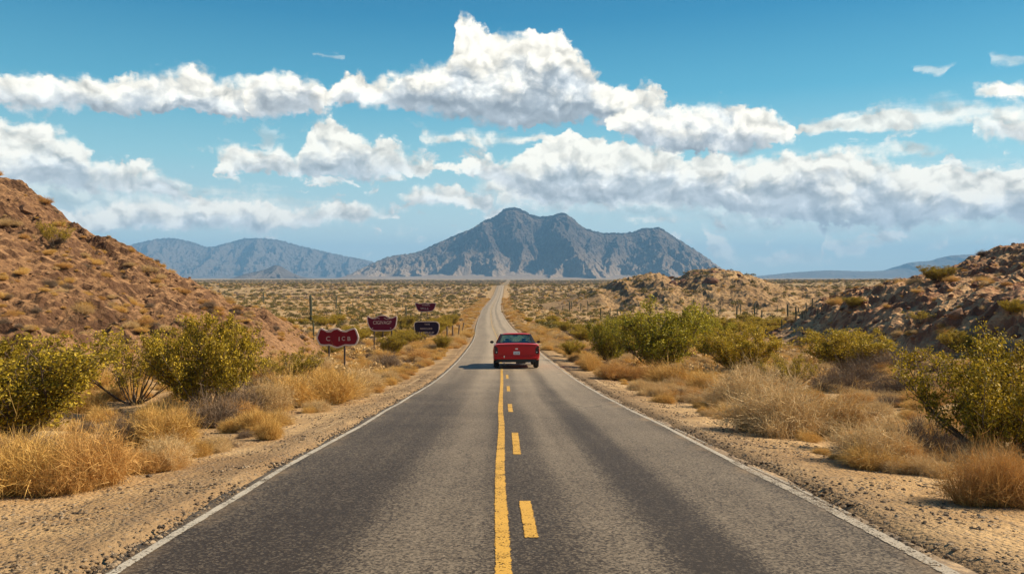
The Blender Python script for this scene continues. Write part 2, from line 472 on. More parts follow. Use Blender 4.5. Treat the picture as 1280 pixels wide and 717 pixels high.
dark = (band(1.18, 0.12, 0.30) * 0.9).mx(band(-1.75, 0.35, 0.75) * 0.8).mx(band(0.02, 0.16, 0.30) * 0.55).mx(band(2.75, 0.05, 0.5) * 0.5)
pale = band(-0.85, 0.12, 0.5).mx(band(0.62, 0.12, 0.4)).mx(band(1.95, 0.25, 0.45))
bright = (0.19 + (strk - 0.5) * 0.7 + (blot - 0.5) * 0.7 + pale * 0.20 - dark * 0.30)
far = uy.ss(3.0, 48.0)                                   # paler down the hill: dust, plus grazing sheen painted into the colour
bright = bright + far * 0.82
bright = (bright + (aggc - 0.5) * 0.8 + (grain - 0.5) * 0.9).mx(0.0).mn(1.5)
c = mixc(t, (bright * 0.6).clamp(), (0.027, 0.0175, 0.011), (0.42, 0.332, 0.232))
crk = node(t, 'ShaderNodeTexVoronoi', feature='DISTANCE_TO_EDGE'); put(t, crk.inputs[0], combine(t, ux * 0.9 + (noise(t, P, 1.6, 4) - 0.5) * 0.9, uy * 0.22 + (noise(t, P, 2.1, 4) - 0.5) * 0.5)); crk.inputs['Scale'].default_value = 0.62
crack = (1.0 - E(t, crk.outputs['Distance']).ss(0.002, 0.008)) * blot.ss(0.5, 0.62)
c = mixc(t, crack * 0.75, c, (0.02, 0.016, 0.014))
dust = ((ux.abs() + (noise(t, P, 1.1, 5) - 0.5) * 1.1).ss(2.42, 2.92)) * 0.88
c = mixc(t, dust, c, mixc(t, noise(t, P, 14, 4, 0.7).ss(0.4, 0.62), (0.17, 0.115, 0.068), (0.40, 0.27, 0.145)))
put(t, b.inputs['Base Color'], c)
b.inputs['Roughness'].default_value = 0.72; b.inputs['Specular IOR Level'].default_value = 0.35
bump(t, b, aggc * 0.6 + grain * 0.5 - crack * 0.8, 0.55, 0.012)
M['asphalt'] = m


def paint(name, col, thr):
    m, t, b, o = material(name)
    P = opos(t)
    wear = noise(t, P, 5, 6, 0.75) * 0.5 + noise(t, P, 60, 2, 0.6) * 0.5
    uv = separate(t, E(t, node(t, 'ShaderNodeUVMap').outputs[0]))
    edge = uv[0].abs().ss(0.72, 1.0) * 0.16
    c = mixc(t, noise(t, P, 3.5, 5), tuple(x * 0.72 for x in col), col)
    c = mixc(t, noise(t, P, 70, 2).ss(0.55, 0.72), c, tuple(x * 0.45 for x in col))
    put(t, b.inputs['Base Color'], c); b.inputs['Roughness'].default_value = 0.65
    tr = node(t, 'ShaderNodeBsdfTransparent'); mx = node(t, 'ShaderNodeMixShader')
    put(t, mx.inputs[0], (wear - edge + (noise(t, P, 0.5, 3) - 0.5) * 0.12).ss(thr, thr + 0.07))
    t.links.new(tr.outputs[0], mx.inputs[1]); t.links.new(b.outputs[0], mx.inputs[2]); t.links.new(mx.outputs[0], o.inputs[0])
    return m


M['white'] = paint('white_paint', (0.50, 0.435, 0.34), 0.41)
M['white_worn'] = paint('worn_white_paint', (0.44, 0.37, 0.28), 0.45)
M['yellow'] = paint('yellow_paint', (0.66, 0.36, 0.045), 0.40)
M['yellow_worn'] = paint('worn_yellow_paint', (0.66, 0.42, 0.13), 0.44)

# desert ground: gravelly shoulder grading into sand and scrub litter
m, t, b, o = material('desert_sand')
P = opos(t); px_, py_, pz_ = separate(t, P)
off = E(t, node(t, 'ShaderNodeAttribute', attribute_name='off').outputs['Fac'])
n1 = noise(t, P, 0.45, 6, 0.62); n2 = noise(t, P, 3.2, 6, 0.65); n3 = noise(t, P, 24, 4, 0.7)
vor = node(t, 'ShaderNodeTexVoronoi'); put(t, vor.inputs[0], P); vor.inputs['Scale'].default_value = 26; vor.inputs['Randomness'].default_value = 1
vc = separate(t, E(t, vor.outputs['Color']))
vd = E(t, vor.outputs['Distance'])
c = mixc(t, n1.ss(0.35, 0.68), (0.370, 0.222, 0.098), (0.580, 0.385, 0.190))
c = mixc(t, n2.ss(0.4, 0.72) * 0.5, c, (0.25, 0.155, 0.082))
stones = vc[0].ss(0.62, 0.66) * (1.0 - vd.ss(0.35, 0.5)) * (n2 + 0.2).ss(0.45, 0.7)
c = mixc(t, stones * 0.75, c, mixc(t, vc[1], (0.10, 0.075, 0.06), (0.52, 0.42, 0.31)))
c = mixc(t, (n3 - 0.5).abs() * 1.2, c, (0.17, 0.11, 0.07))
edge = (1.0 - (off + (n1 - 0.5) * 1.2).ss(0.1, 1.0))     # oily gravel next to the asphalt
c = mixc(t, edge * 0.55, c, (0.15, 0.105, 0.068))
rut = noise(t, combine(t, off * 5.0, py_ * 0.12), 1.0, 4, 0.6)
c = mixc(t, rut.ss(0.52, 0.66) * (1.0 - off.ss(1.0, 2.6)) * 0.45, c, (0.16, 0.115, 0.08))
c = mixc(t, rut.ss(0.40, 0.30) * (1.0 - off.ss(1.6, 3.2)) * 0.6, c, (0.66, 0.48, 0.29))
# dry grass litter and scrub further off
lit = noise(t, scalev(t, P, (1, 1, 1)), 0.22, 6, 0.7)
c = mixc(t, lit.ss(0.5, 0.62) * off.ss(2.0, 6.0) * 0.5, c, (0.50, 0.36, 0.17))
scr = node(t, 'ShaderNodeTexVoronoi'); put(t, scr.inputs[0], combine(t, px_, py_)); scr.inputs['Scale'].default_value = 0.16
sp = (1.0 - (E(t, scr.outputs['Distance']) + (noise(t, P, 0.5, 3) - 0.5) * 0.35).ss(0.22, 0.40)) * py_.ss(600.0, 1100.0)
c = mixc(t, sp * 0.75, c, (0.105, 0.088, 0.045))
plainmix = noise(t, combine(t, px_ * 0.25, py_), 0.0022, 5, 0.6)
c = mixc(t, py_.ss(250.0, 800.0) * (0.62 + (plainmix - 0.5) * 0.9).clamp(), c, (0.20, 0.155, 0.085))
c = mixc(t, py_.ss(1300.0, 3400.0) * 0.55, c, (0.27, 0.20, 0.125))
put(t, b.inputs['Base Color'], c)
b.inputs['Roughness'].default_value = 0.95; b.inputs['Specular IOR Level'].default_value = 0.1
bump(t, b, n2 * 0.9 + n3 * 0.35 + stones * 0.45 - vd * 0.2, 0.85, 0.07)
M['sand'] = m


def rock(name, c0, c1, c2, sc, strength, dist, slope_dark=None, stretch=(1, 1, 1), apron=False):
    m, t, b, o = material(name)
    P = opos(t); Q = scalev(t, P, stretch)
    n1 = noise(t, Q, 0.22 * sc, 6, 0.62); n2 = noise(t, Q, 1.4 * sc, 6, 0.66); n3 = noise(t, P, 7.0 * sc, 5, 0.7)
    c = mixc(t, n1.ss(0.34, 0.66), c0, c1)
    c = mixc(t, n2.ss(0.48, 0.68) * 0.8, c, c2)
    v = node(t, 'ShaderNodeTexVoronoi'); put(t, v.inputs[0], P); v.inputs['Scale'].default_value = 3.4 * sc
    vc = separate(t, E(t, v.outputs['Color'])); vd = E(t, v.outputs['Distance'])
    c = mixc(t, (vc[0] - 0.5).abs() * 0.8, c, mixc(t, vc[1], tuple(x * .45 for x in c0), tuple(min(.7, x * 1.35) for x in c1)))
    c = mixc(t, (n3 - 0.5).abs() * 1.3, c, tuple(x * 0.5 for x in c2))
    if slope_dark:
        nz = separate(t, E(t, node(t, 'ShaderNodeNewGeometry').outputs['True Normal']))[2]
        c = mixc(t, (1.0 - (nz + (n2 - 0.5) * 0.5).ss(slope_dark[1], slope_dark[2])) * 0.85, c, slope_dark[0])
    if apron:                                              # pale outwash at the mountain's foot
        pz = separate(t, P)[2]
        c = mixc(t, (1.0 - (pz + (n1 - 0.5) * 160.0).ss(-10.0, 260.0)) * 0.62, c, (0.30, 0.225, 0.16))
    put(t, b.inputs['Base Color'], c)
    b.inputs['Roughness'].default_value = 0.93; b.inputs['Specular IOR Level'].default_value = 0.15
    bump(t, b, n2 * 0.8 + n3 * 0.45 - vd * 0.5, strength, dist)
    return m


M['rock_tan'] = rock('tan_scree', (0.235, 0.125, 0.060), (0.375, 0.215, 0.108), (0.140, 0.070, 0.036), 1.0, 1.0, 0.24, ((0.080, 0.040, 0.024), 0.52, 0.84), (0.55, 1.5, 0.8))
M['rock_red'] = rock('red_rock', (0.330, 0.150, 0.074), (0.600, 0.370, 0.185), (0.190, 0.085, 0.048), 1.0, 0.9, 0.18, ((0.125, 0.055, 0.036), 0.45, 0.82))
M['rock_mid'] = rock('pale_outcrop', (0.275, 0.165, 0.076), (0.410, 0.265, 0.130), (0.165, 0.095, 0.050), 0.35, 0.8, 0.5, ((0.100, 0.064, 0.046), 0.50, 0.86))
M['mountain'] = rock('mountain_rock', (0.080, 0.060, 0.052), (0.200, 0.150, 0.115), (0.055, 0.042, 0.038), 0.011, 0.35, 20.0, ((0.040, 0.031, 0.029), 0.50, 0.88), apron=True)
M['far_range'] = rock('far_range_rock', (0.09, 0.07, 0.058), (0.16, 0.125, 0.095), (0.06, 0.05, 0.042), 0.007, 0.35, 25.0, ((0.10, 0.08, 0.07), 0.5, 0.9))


def pebble_mat(name, a, bcol, ccol):
    m, t, b, o = material(name)
    r = node(t, 'ShaderNodeValToRGB'); r.color_ramp.elements[0].color = (*a, 1); r.color_ramp.elements[1].color = (*ccol, 1)
    e = r.color_ramp.elements.new(0.5); e.color = (*bcol, 1)
    t.links.new(node(t, 'ShaderNodeObjectInfo').outputs['Random'], r.inputs[0])
    P = opos(t); n = noise(t, P, 9, 5, 0.7)
    put(t, b.inputs['Base Color'], mixc(t, n * 0.7, E(t, r.outputs[0]), tuple(x * 0.5 for x in a)))
    b.inputs['Roughness'].default_value = 0.9; b.inputs['Specular IOR Level'].default_value = 0.2
    bump(t, b, n, 0.7, 0.04)
    return m


M['pebble'] = pebble_mat('gravel_stone', (0.06, 0.042, 0.030), (0.24, 0.165, 0.10), (0.50, 0.37, 0.24))
M['boulder_tan'] = pebble_mat('tan_boulder', (0.11, 0.055, 0.030), (0.23, 0.125, 0.066), (0.36, 0.22, 0.12))
M['boulder_red'] = pebble_mat('red_boulder', (0.110, 0.050, 0.034), (0.230, 0.115, 0.070), (0.40, 0.24, 0.135))

M['creosote'] = leafy('creosote_leaf', [(0.090, 0.066, 0.010), (0.270, 0.200, 0.016), (0.480, 0.335, 0.024), (0.68, 0.46, 0.040)], 0.30)
M['mesquite'] = leafy('mesquite_leaf', [(0.085, 0.085, 0.010), (0.240, 0.220, 0.016), (0.430, 0.360, 0.024), (0.62, 0.48, 0.04)], 0.32)
M['olive'] = leafy('olive_scrub', [(0.075, 0.060, 0.014), (0.150, 0.118, 0.022), (0.240, 0.185, 0.035)], 0.2, objvar=0.5)
M['stem'] = leafy('shrub_stem', [(0.060, 0.042, 0.030), (0.110, 0.078, 0.052), (0.20, 0.145, 0.09)], 0.0, 0.85)
M['gold'] = leafy('golden_grass', [(0.340, 0.180, 0.045), (0.600, 0.365, 0.100), (0.780, 0.530, 0.190)], 0.22, objvar=0.3)
M['orange'] = leafy('rusty_grass', [(0.290, 0.135, 0.040), (0.540, 0.300, 0.090), (0.700, 0.440, 0.155)], 0.22, objvar=0.3)
M['straw'] = leafy('pale_straw', [(0.340, 0.215, 0.095), (0.580, 0.400, 0.185), (0.740, 0.550, 0.290)], 0.22, objvar=0.3)
M['brush'] = leafy('dry_grey_brush', [(0.110, 0.074, 0.050), (0.190, 0.130, 0.085), (0.300, 0.215, 0.140)], 0.1, 0.8, objvar=0.3)
M['cactus'] = plain('cactus_skin', (0.060, 0.062, 0.030), 0.7, vary=0.3, scale=3)

M['maroon'] = plain('maroon_sign_face', (0.200, 0.005, 0.013), 0.6, 0, 0.2, vary=0.25, scale=3)
M['plum'] = plain('plum_sign_face', (0.125, 0.006, 0.026), 0.6, 0, 0.2, vary=0.25, scale=3)
M['navy'] = plain('dark_violet_sign_face', (0.022, 0.012, 0.030), 0.6, 0, 0.2, vary=0.25, scale=3)
M['sign_edge'] = plain('weathered_sign_trim', (0.58, 0.46, 0.40), 0.6, vary=0.25, scale=5)
M['lettering'] = plain('pale_lettering', (0.50, 0.38, 0.33), 0.6, vary=0.2, scale=8)
M['post'] = plain('dark_steel_post', (0.040, 0.026, 0.026), 0.6, vary=0.25)
M['wood'] = plain('weathered_wood', (0.16, 0.11, 0.07), 0.9, vary=0.3, scale=6)

m, t, b, o = material('red_car_paint')
put(t, b.inputs['Base Color'], mixc(t, noise(t, opos(t), 2.2, 4), (0.46, 0.004, 0.006), (0.54, 0.006, 0.008)))
b.inputs['Roughness'].default_value = 0.34; b.inputs['Coat Weight'].default_value = 0.25; b.inputs['Specular IOR Level'].default_value = 0.25; b.inputs['Coat Roughness'].default_value = 0.07
M['car_red'] = m
M['car_dark'] = plain('black_trim', (0.012, 0.010, 0.011), 0.5, vary=0.2)
M['seat'] = plain('dark_seat_vinyl', (0.030, 0.016, 0.022), 0.55, vary=0.2)
M['rubber'] = plain('tyre_rubber', (0.014, 0.013, 0.013), 0.8, vary=0.2)
M['chrome'] = plain('chrome', (0.70, 0.68, 0.66), 0.16, 1.0, vary=0.04)
M['lens'] = plain('dark_tail_lens', (0.035, 0.004, 0.005), 0.2, vary=0.2)
M['reverse'] = plain('clear_lamp_lens', (0.62, 0.60, 0.58), 0.25, vary=0.1)
M['plate'] = plain('white_plate', (0.70, 0.69, 0.68), 0.45, vary=0.06)
M['plate_ink'] = plain('plate_ink', (0.06, 0.07, 0.14), 0.5, vary=0.1)
m, t, b, o = material('window_glass')
b.inputs['Base Color'].default_value = (0.80, 0.92, 0.86, 1); b.inputs['Roughness'].default_value = 0.02
gl = node(t, 'ShaderNodeBsdfGlossy'); gl.inputs['Roughness'].default_value = 0.03; gl.inputs['Color'].default_value = (0.9, 0.95, 0.93, 1)
tr = node(t, 'ShaderNodeBsdfTransparent'); tr.inputs[0].default_value = (0.74, 0.86, 0.78, 1)
fr = node(t, 'ShaderNodeFresnel'); fr.inputs[0].default_value = 1.45
mx = node(t, 'ShaderNodeMixShader'); put(t, mx.inputs[0], (E(t, fr.outputs[0]) * 0.45).clamp())
t.links.new(tr.outputs[0], mx.inputs[1]); t.links.new(gl.outputs[0], mx.inputs[2]); t.links.new(mx.outputs[0], o.inputs[0])
M['glass'] = m


# ------------------------------------------------------------------ object helpers
def link(name, me, parent=None, loc=None, rot=None, scale=None):
    o = bpy.data.objects.new(name, me); COL.objects.link(o)
    if parent: o.parent = parent
    if loc is not None: o.location = loc
    if rot is not None: o.rotation_euler = rot
    if scale is not None: o.scale = scale if hasattr(scale, '__len__') else (scale,) * 3
    return o


def tag(o, label=None, cat=None, group=None, kind=None):
    for k, v in (('label', label), ('category', cat), ('group', group), ('kind', kind)):
        if v: o[k] = v
    return o


def mesh(name, v, f, mat, smooth=False):
    me = bpy.data.meshes.new(name)
    me.from_pydata(v if isinstance(v, list) else np.asarray(v).tolist(), [], f if isinstance(f, list) else np.asarray(f).tolist())
    if mat: me.materials.append(mat)
    if smooth: me.polygons.foreach_set('use_smooth', [True] * len(me.polygons))
    me.update()
    return me


def grid_faces(nr, nc):
    i = np.arange(nr - 1)[:, None] * nc + np.arange(nc - 1)[None]
    return np.stack([i, i + 1, i + nc + 1, i + nc], -1).reshape(-1, 4)


def sheet(name, X, Y, Z, mat, smooth=True, attr=None, uv=None):
    nr, nc = X.shape
    me = mesh(name, np.stack([X, Y, Z], -1).reshape(-1, 3), grid_faces(nr, nc), mat, smooth)
    if attr is not None:
        a = me.attributes.new(attr[0], 'FLOAT', 'POINT'); a.data.foreach_set('value', attr[1].reshape(-1).astype(np.float32))
    if uv is not None:
        l = me.uv_layers.new(name='UVMap')
        vi = np.empty(len(me.loops), np.int32); me.loops.foreach_get('vertex_index', vi)
        l.data.foreach_set('uv', np.stack([uv[0].reshape(-1), uv[1].reshape(-1)], -1)[vi].reshape(-1).astype(np.float32))
    return link(name, me)


def structure(o):
    o['kind'] = 'structure'
    return o


def rows(y0, y1, near, rate, start=0.0):
    out = [y0]
    while out[-1] < y1:
        out.append(out[-1] + max(near, (abs(out[-1]) - start) * rate))
    return np.array(out)

# ------------------------------------------------------------------ the setting
# ground: one sheet to the horizon, finest beside the road
YR = np.concatenate([rows(-30, 0, 0.4, 0.0)[:-1], rows(0, 60, 0.10, 0.011), rows(61.5, 17000, 0.6, 0.014)])
tt = np.linspace(0, 1, 150)
lat = 3.0 + (np.exp(tt * 5.2) - 1) / (np.exp(5.2) - 1)      # shape only
side = (np.exp(tt * 4.6) - 1) / (np.exp(4.6) - 1)
half = 14 + 1.25 * np.abs(YR)
inn = np.array([0.0, 1.5, 2.6, 2.75, 2.85, 2.95, 3.02])
offs = np.concatenate([-(3.05 + side[::-1, None] * 1), np.zeros((0, 1))]).ravel()
R = []
for y, h in zip(YR, half):
    pos = np.concatenate([inn, 3.08 + side * h])
    R.append(np.concatenate([-pos[::-1][:-1], pos]))
D = np.array(R)
Yg = np.repeat(YR[:, None], D.shape[1], 1)
Xg = D + XC(Yg)
Zg = ground(Xg, Yg)
structure(sheet('desert_ground', Xg, Yg, Zg, M['sand'], True, attr=('off', np.clip(np.abs(D) - 2.9, 0, 1e4))))

# road: its own sheet with ragged edges
YRr = np.concatenate([rows(-30, 0, 0.4, 0.0)[:-1], rows(0, 1040, 0.14, 0.010)])
cols = np.array([-1, -.985, -.9, -.7, -.5, -.3, -.1, .1, .3, .5, .7, .9, .985, 1])
eL = 2.76 + fbm(YRr / 1.3, YRr * 0, 4, 71) * 0.07 + fbm(YRr / 0.25, YRr * 0, 3, 72) * 0.02
eR = 2.80 + fbm(YRr / 1.5, YRr * 0 + 5, 4, 73) * 0.08 + fbm(YRr / 0.25, YRr * 0 + 5, 3, 74) * 0.02
Dd = np.where(cols[None] < 0, cols[None] * eL[:, None], cols[None] * eR[:, None])
Yq = np.repeat(YRr[:, None], len(cols), 1)


def road_z(d, y):
    return ZR(y) + 0.012 - 0.012 * np.abs(d) ** 1.5 * 0.35


Zq = road_z(Dd, Yq); Zq[:, 0] -= 0.07; Zq[:, -1] -= 0.07
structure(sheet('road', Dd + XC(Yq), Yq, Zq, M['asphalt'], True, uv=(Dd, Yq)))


def stripe(name, c, w, y0, y1, mat, cw=0.0, lift=0.005, seed=0):
    ys = rows(y0, y1, 0.10, 0.008); ys[-1] = y1
    wob = fbm(ys / 4, ys * 0 + seed, 2, 80 + seed) * cw
    cc = np.array([-1, -.5, 0, .5, 1.0])
    D = c + wob[:, None] + cc[None] * w / 2
    Yy = np.repeat(ys[:, None], 5, 1)
    return (D + XC(Yy), Yy, road_z(D, Yy) + lift, np.repeat(cc[None], len(ys), 0))


def stripes(name, specs, mat):
    v, f, u = [], [], []
    n = 0
    for s in specs:
        X, Y, Z, U_ = stripe(name, *s[:4], mat, *s[4:])
        v.append(np.stack([X, Y, Z], -1).reshape(-1, 3)); f.append(grid_faces(*X.shape) + n); u.append(U_.reshape(-1)); n += X.size
    v = np.concatenate(v); f = np.concatenate(f); u = np.concatenate(u)
    me = mesh(name, v, f, mat, True)
    l = me.uv_layers.new(name='UVMap')
    vi = np.empty(len(me.loops), np.int32); me.loops.foreach_get('vertex_index', vi)
    l.data.foreach_set('uv', np.stack([u, u * 0], -1)[vi].reshape(-1).astype(np.float32))
    return structure(link(name, me))


stripes('edge_line', [(-2.6, 0.09, -20, 1030, 0.03), (2.6, 0.085, 9.5, 1030, 0.03)], M['white'])
stripes('worn_edge_line', [(2.60, 0.13, -20, 9.5, 0.03), (2.70, 0.05, 6.6, 9.2, 0.03, 0.005, 3), (2.72, 0.04, 11, 15, 0.03, 0.005, 4)], M['white_worn'])
stripes('yellow_centre_line', [(-0.175, 0.12, -20, 36, 0.005)], M['yellow'])
stripes('yellow_dashes', [(0.035, 0.115, a, b_, 0.01) for a, b_ in ((1.0, 3.0), (5.75, 7.05), (10.0, 12.5), (16.4, 18.6), (23.4, 26.0), (30.5, 33))], M['yellow'])
stripes('worn_centre_line', [(-0.17, 0.13, 36, 1030, 0.02)] + [(0.05, 0.12, a, a + 3, 0.02) for a in range(40, 640, 9)], M['yellow_worn'])

# hills
xs = np.arange(-95, -7.5, 0.16); ys = np.arange(4, 118, 0.24)
Xh, Yh = np.meshgrid(xs, ys)
structure(sheet('scree_hill', Xh, Yh, hill_l(Xh, Yh), M['rock_tan'], False))
xs = np.arange(14, 130, 0.26); ys = np.arange(14, 132, 0.26)
Xh, Yh = np.meshgrid(xs, ys)
structure(sheet('rocky_hill', Xh, Yh, hill_r(Xh, Yh), M['rock_red'], False))
xs = np.arange(10, 260, 0.8); ys = np.arange(182, 345, 0.8)
Xh, Yh = np.meshgrid(xs, ys)
structure(sheet('rocky_knoll', Xh, Yh, hill_m(Xh, Yh), M['rock_mid'], False))


def range_(name, sil, Yd, depth_f, depth_b, nx, ny, mat, seed, rough, spur, foot=-9.0, gx=260.0):
    pts = [((a - CX) * Yd / F, (HY - b) * Yd / F) for a, b in sil]
    S = Pchip(pts)
    xs = np.linspace(pts[0][0], pts[-1][0], nx)
    ys = np.concatenate([np.linspace(Yd - depth_f, Yd, ny), np.linspace(Yd, Yd + depth_b, ny // 3)[1:]])
    X, Y = np.meshgrid(xs, ys)
    f = np.where(Y < Yd, (Yd - Y) / depth_f, (Y - Yd) / depth_b)
    top = S(X); rs = np.random.default_rng(seed)
    wx = fbm(X / gx, Y / (gx * .8), 4, seed) * gx * 0.16
    wy = fbm(X / gx + 40, Y / gx, 4, seed + 5) * gx * 0.25
    h = top * np.where(Y < Yd, np.clip(1 - f * 2.4, 0, 1) ** 1.15 * 0.97, (1 - f) ** 1.1)
    xk = pts[0][0]
    while xk < pts[-1][0]:                                   # spurs running down to the plain, each with side ridges
        xk += gx * rs.uniform(0.45, 1.05)
        H = float(S(xk)); slope = rs.uniform(.62, .9)
        if H < 25: continue
        ln = rs.uniform(0.55, 1.0) * (0.45 + 0.55 * H / top.max()); dxk = rs.normal() * gx * 0.9 + gx * .25
        t = np.clip((Yd - Y + wy) / (depth_f * ln), -0.05, 1.3)
        lx = xk + dxk * t
        hk = H * (np.clip(1 - t, 0, 1) ** rs.uniform(.95, 1.35)) - slope * np.abs(X - lx + wx) * (1 + 0 * t)
        h = np.maximum(h, np.where(Y <= Yd, hk, -99))
        for _ in range(3):
            t0 = rs.uniform(.12, .7); sx = rs.choice([-1, 1]); H1 = H * (1 - t0) ** 1.2 * rs.uniform(.72, .92)
            u = np.clip((Yd - Y + wy) / (depth_f * ln) - t0, -0.02, 1) / (1 - t0)
            hh = H1 * np.clip(1 - u * 1.25, 0, 1) - slope * 1.1 * np.abs(X - (xk + dxk * t0 + sx * gx * (.25 + .8 * u)) + wx)
            h = np.maximum(h, np.where((Y <= Yd) & (u > -.01), hh, -99))
    h = np.maximum(h, top * 0.20 * np.clip(1 - f, 0, 1) ** 1.5)          # debris aprons between the spurs
    rg_ = ridged((X + wx) / (gx * .22), (Y + wy) / (gx * .5), 4, seed + 9)
    h = h + (fbm(X / (gx * .35), Y / (gx * .35), 4, seed + 11) * rough * .10 + (rg_ - .5) * rough * .12) * sstep(0.0, .12, f) * sstep(5, 70, h)
    h = h + fbm(X / (gx * .10), Y / (gx * .10), 3, seed + 15) * rough * .05 * sstep(5, 70, h)
    lim = np.maximum(S(X * Yd / Y), 0) * Y / Yd
    h = np.minimum(h, np.where(Y < Yd, lim * (1.0 - 0.35 * sstep(0, .7, f)), 1e9))
    h = np.where(f > .97, np.minimum(h, 0), h)
    fl = sstep(0.98, 1.0, f)
    return structure(sheet(name, X, Y, h * (1 - fl) + foot + (0 * X) - 60 * fl * 0, mat, False))


range_('desert_mountain', [(400, 348), (423, 346), (450, 335), (485, 320), (500, 317), (520, 314), (545, 303), (570, 292), (590, 284), (606, 274), (620, 268), (635, 258), (641, 258), (655, 262), (672, 269), (690, 268), (703, 264), (715, 272), (730, 283), (760, 290), (790, 289), (800, 285), (822, 283), (840, 293), (860, 305), (880, 318), (900, 333), (915, 340), (950, 348)],
       6500, 1500, 1400, 620, 190, M['mountain'], 300, 130, 1.0, -8, 270)
range_('distant_mountains', [(60, 349), (110, 330), (165, 305), (185, 300), (205, 297), (216, 297), (240, 302), (262, 308), (276, 305), (292, 301), (310, 297), (325, 297), (342, 298), (370, 305), (400, 312), (430, 319), (460, 325), (485, 338), (510, 348)],
       11500, 2400, 1500, 380, 110, M['far_range'], 340, 260, 0.8, -8, 420)
range_('conical_hill', [(270, 349), (290, 346), (310, 340), (325, 337), (335, 334), (345, 330), (352, 332), (362, 338), (375, 344), (400, 349)],
       6200, 500, 400, 140, 60, M['far_range'], 360, 22, 0.7, -8, 120)
range_('distant_mesa', [(880, 349), (940, 345), (1000, 339), (1040, 337), (1080, 338), (1110, 337), (1128, 333), (1134, 328), (1150, 326), (1164, 325), (1172, 322), (1195, 318), (1215, 317), (1300, 316), (1420, 330), (1500, 349)],
       10500, 2600, 1500, 300, 80, M['far_range'], 380, 50, 0.6, -8, 500)

# haze: one box of pale air round the whole scene
hb = bpy.data.meshes.new('haze')
bmh = bmesh.new(); bmesh.ops.create_cube(bmh, size=1.0); bmh.to_mesh(hb); bmh.free()
hm = bpy.data.materials.new('haze'); hm.use_nodes = True
t = hm.node_tree; t.nodes.clear()
pv = node(t, 'ShaderNodeVolumePrincipled'); pv.inputs['Color'].default_value = (0.28, 0.59, 1.0, 1); pv.inputs['Density'].default_value = 8.0e-5
pv.inputs['Anisotropy'].default_value = 0.0
t.links.new(pv.outputs[0], node(t, 'ShaderNodeOutputMaterial').inputs['Volume'])
hb.materials.append(hm)
tag(link('haze', hb, None, (0, 8500, 320), None, (46000, 18600, 760)), None, None, None, 'stuff')

# ------------------------------------------------------------------ plants
class Tubes:
    def __init__(s): s.v, s.f = [], []
    def add(s, path, rad, k=3):
        n0 = len(s.v); path = [np.asarray(p, float) for p in path]
        for i, p in enumerate(path):
            d = path[min(i + 1, len(path) - 1)] - path[max(i - 1, 0)]
            d = d / (np.linalg.norm(d) + 1e-9)
            a = np.cross(d, [0.31, 0.17, 0.93] if abs(d[2]) < 0.9 else [1, 0.1, 0]); a /= np.linalg.norm(a); b = np.cross(d, a)
            for j in range(k):
                w = 2 * math.pi * j / k
                s.v.append(tuple(p + (a * math.cos(w) + b * math.sin(w)) * rad[i]))
        for i in range(len(path) - 1):
            for j in range(k):
                s.f.append((n0 + i * k + j, n0 + i * k + (j + 1) % k, n0 + (i + 1) * k + (j + 1) % k, n0 + (i + 1) * k + j))
        if k > 3: s.f.append(tuple(n0 + (len(path) - 1) * k + j for j in range(k)))
    def mesh(s, name, mat, smooth=True): return mesh(name, s.v, s.f, mat, smooth)


def leaf_mesh(name, C, size, mat, rng, aspect=0.5, droop=None):
    """C: (n,3) leaf centres -> one small kite-shaped leaf each, turned at random"""
    n = len(C)
    a = rng.normal(size=(n, 3)); a /= np.linalg.norm(a, axis=1)[:, None]
    if droop is not None: a = a * 0.6 + droop; a /= np.linalg.norm(a, axis=1)[:, None]
    b = rng.normal(size=(n, 3)); b = np.cross(a, b); b /= np.linalg.norm(b, axis=1)[:, None]
    s = (size * rng.uniform(0.6, 1.4, n))[:, None]
    V_ = np.stack([C - a * s, C + b * s * aspect, C + a * s, C - b * s * aspect], 1).reshape(-1, 3)
    return mesh(name, V_, np.arange(4 * n).reshape(n, 4), mat)


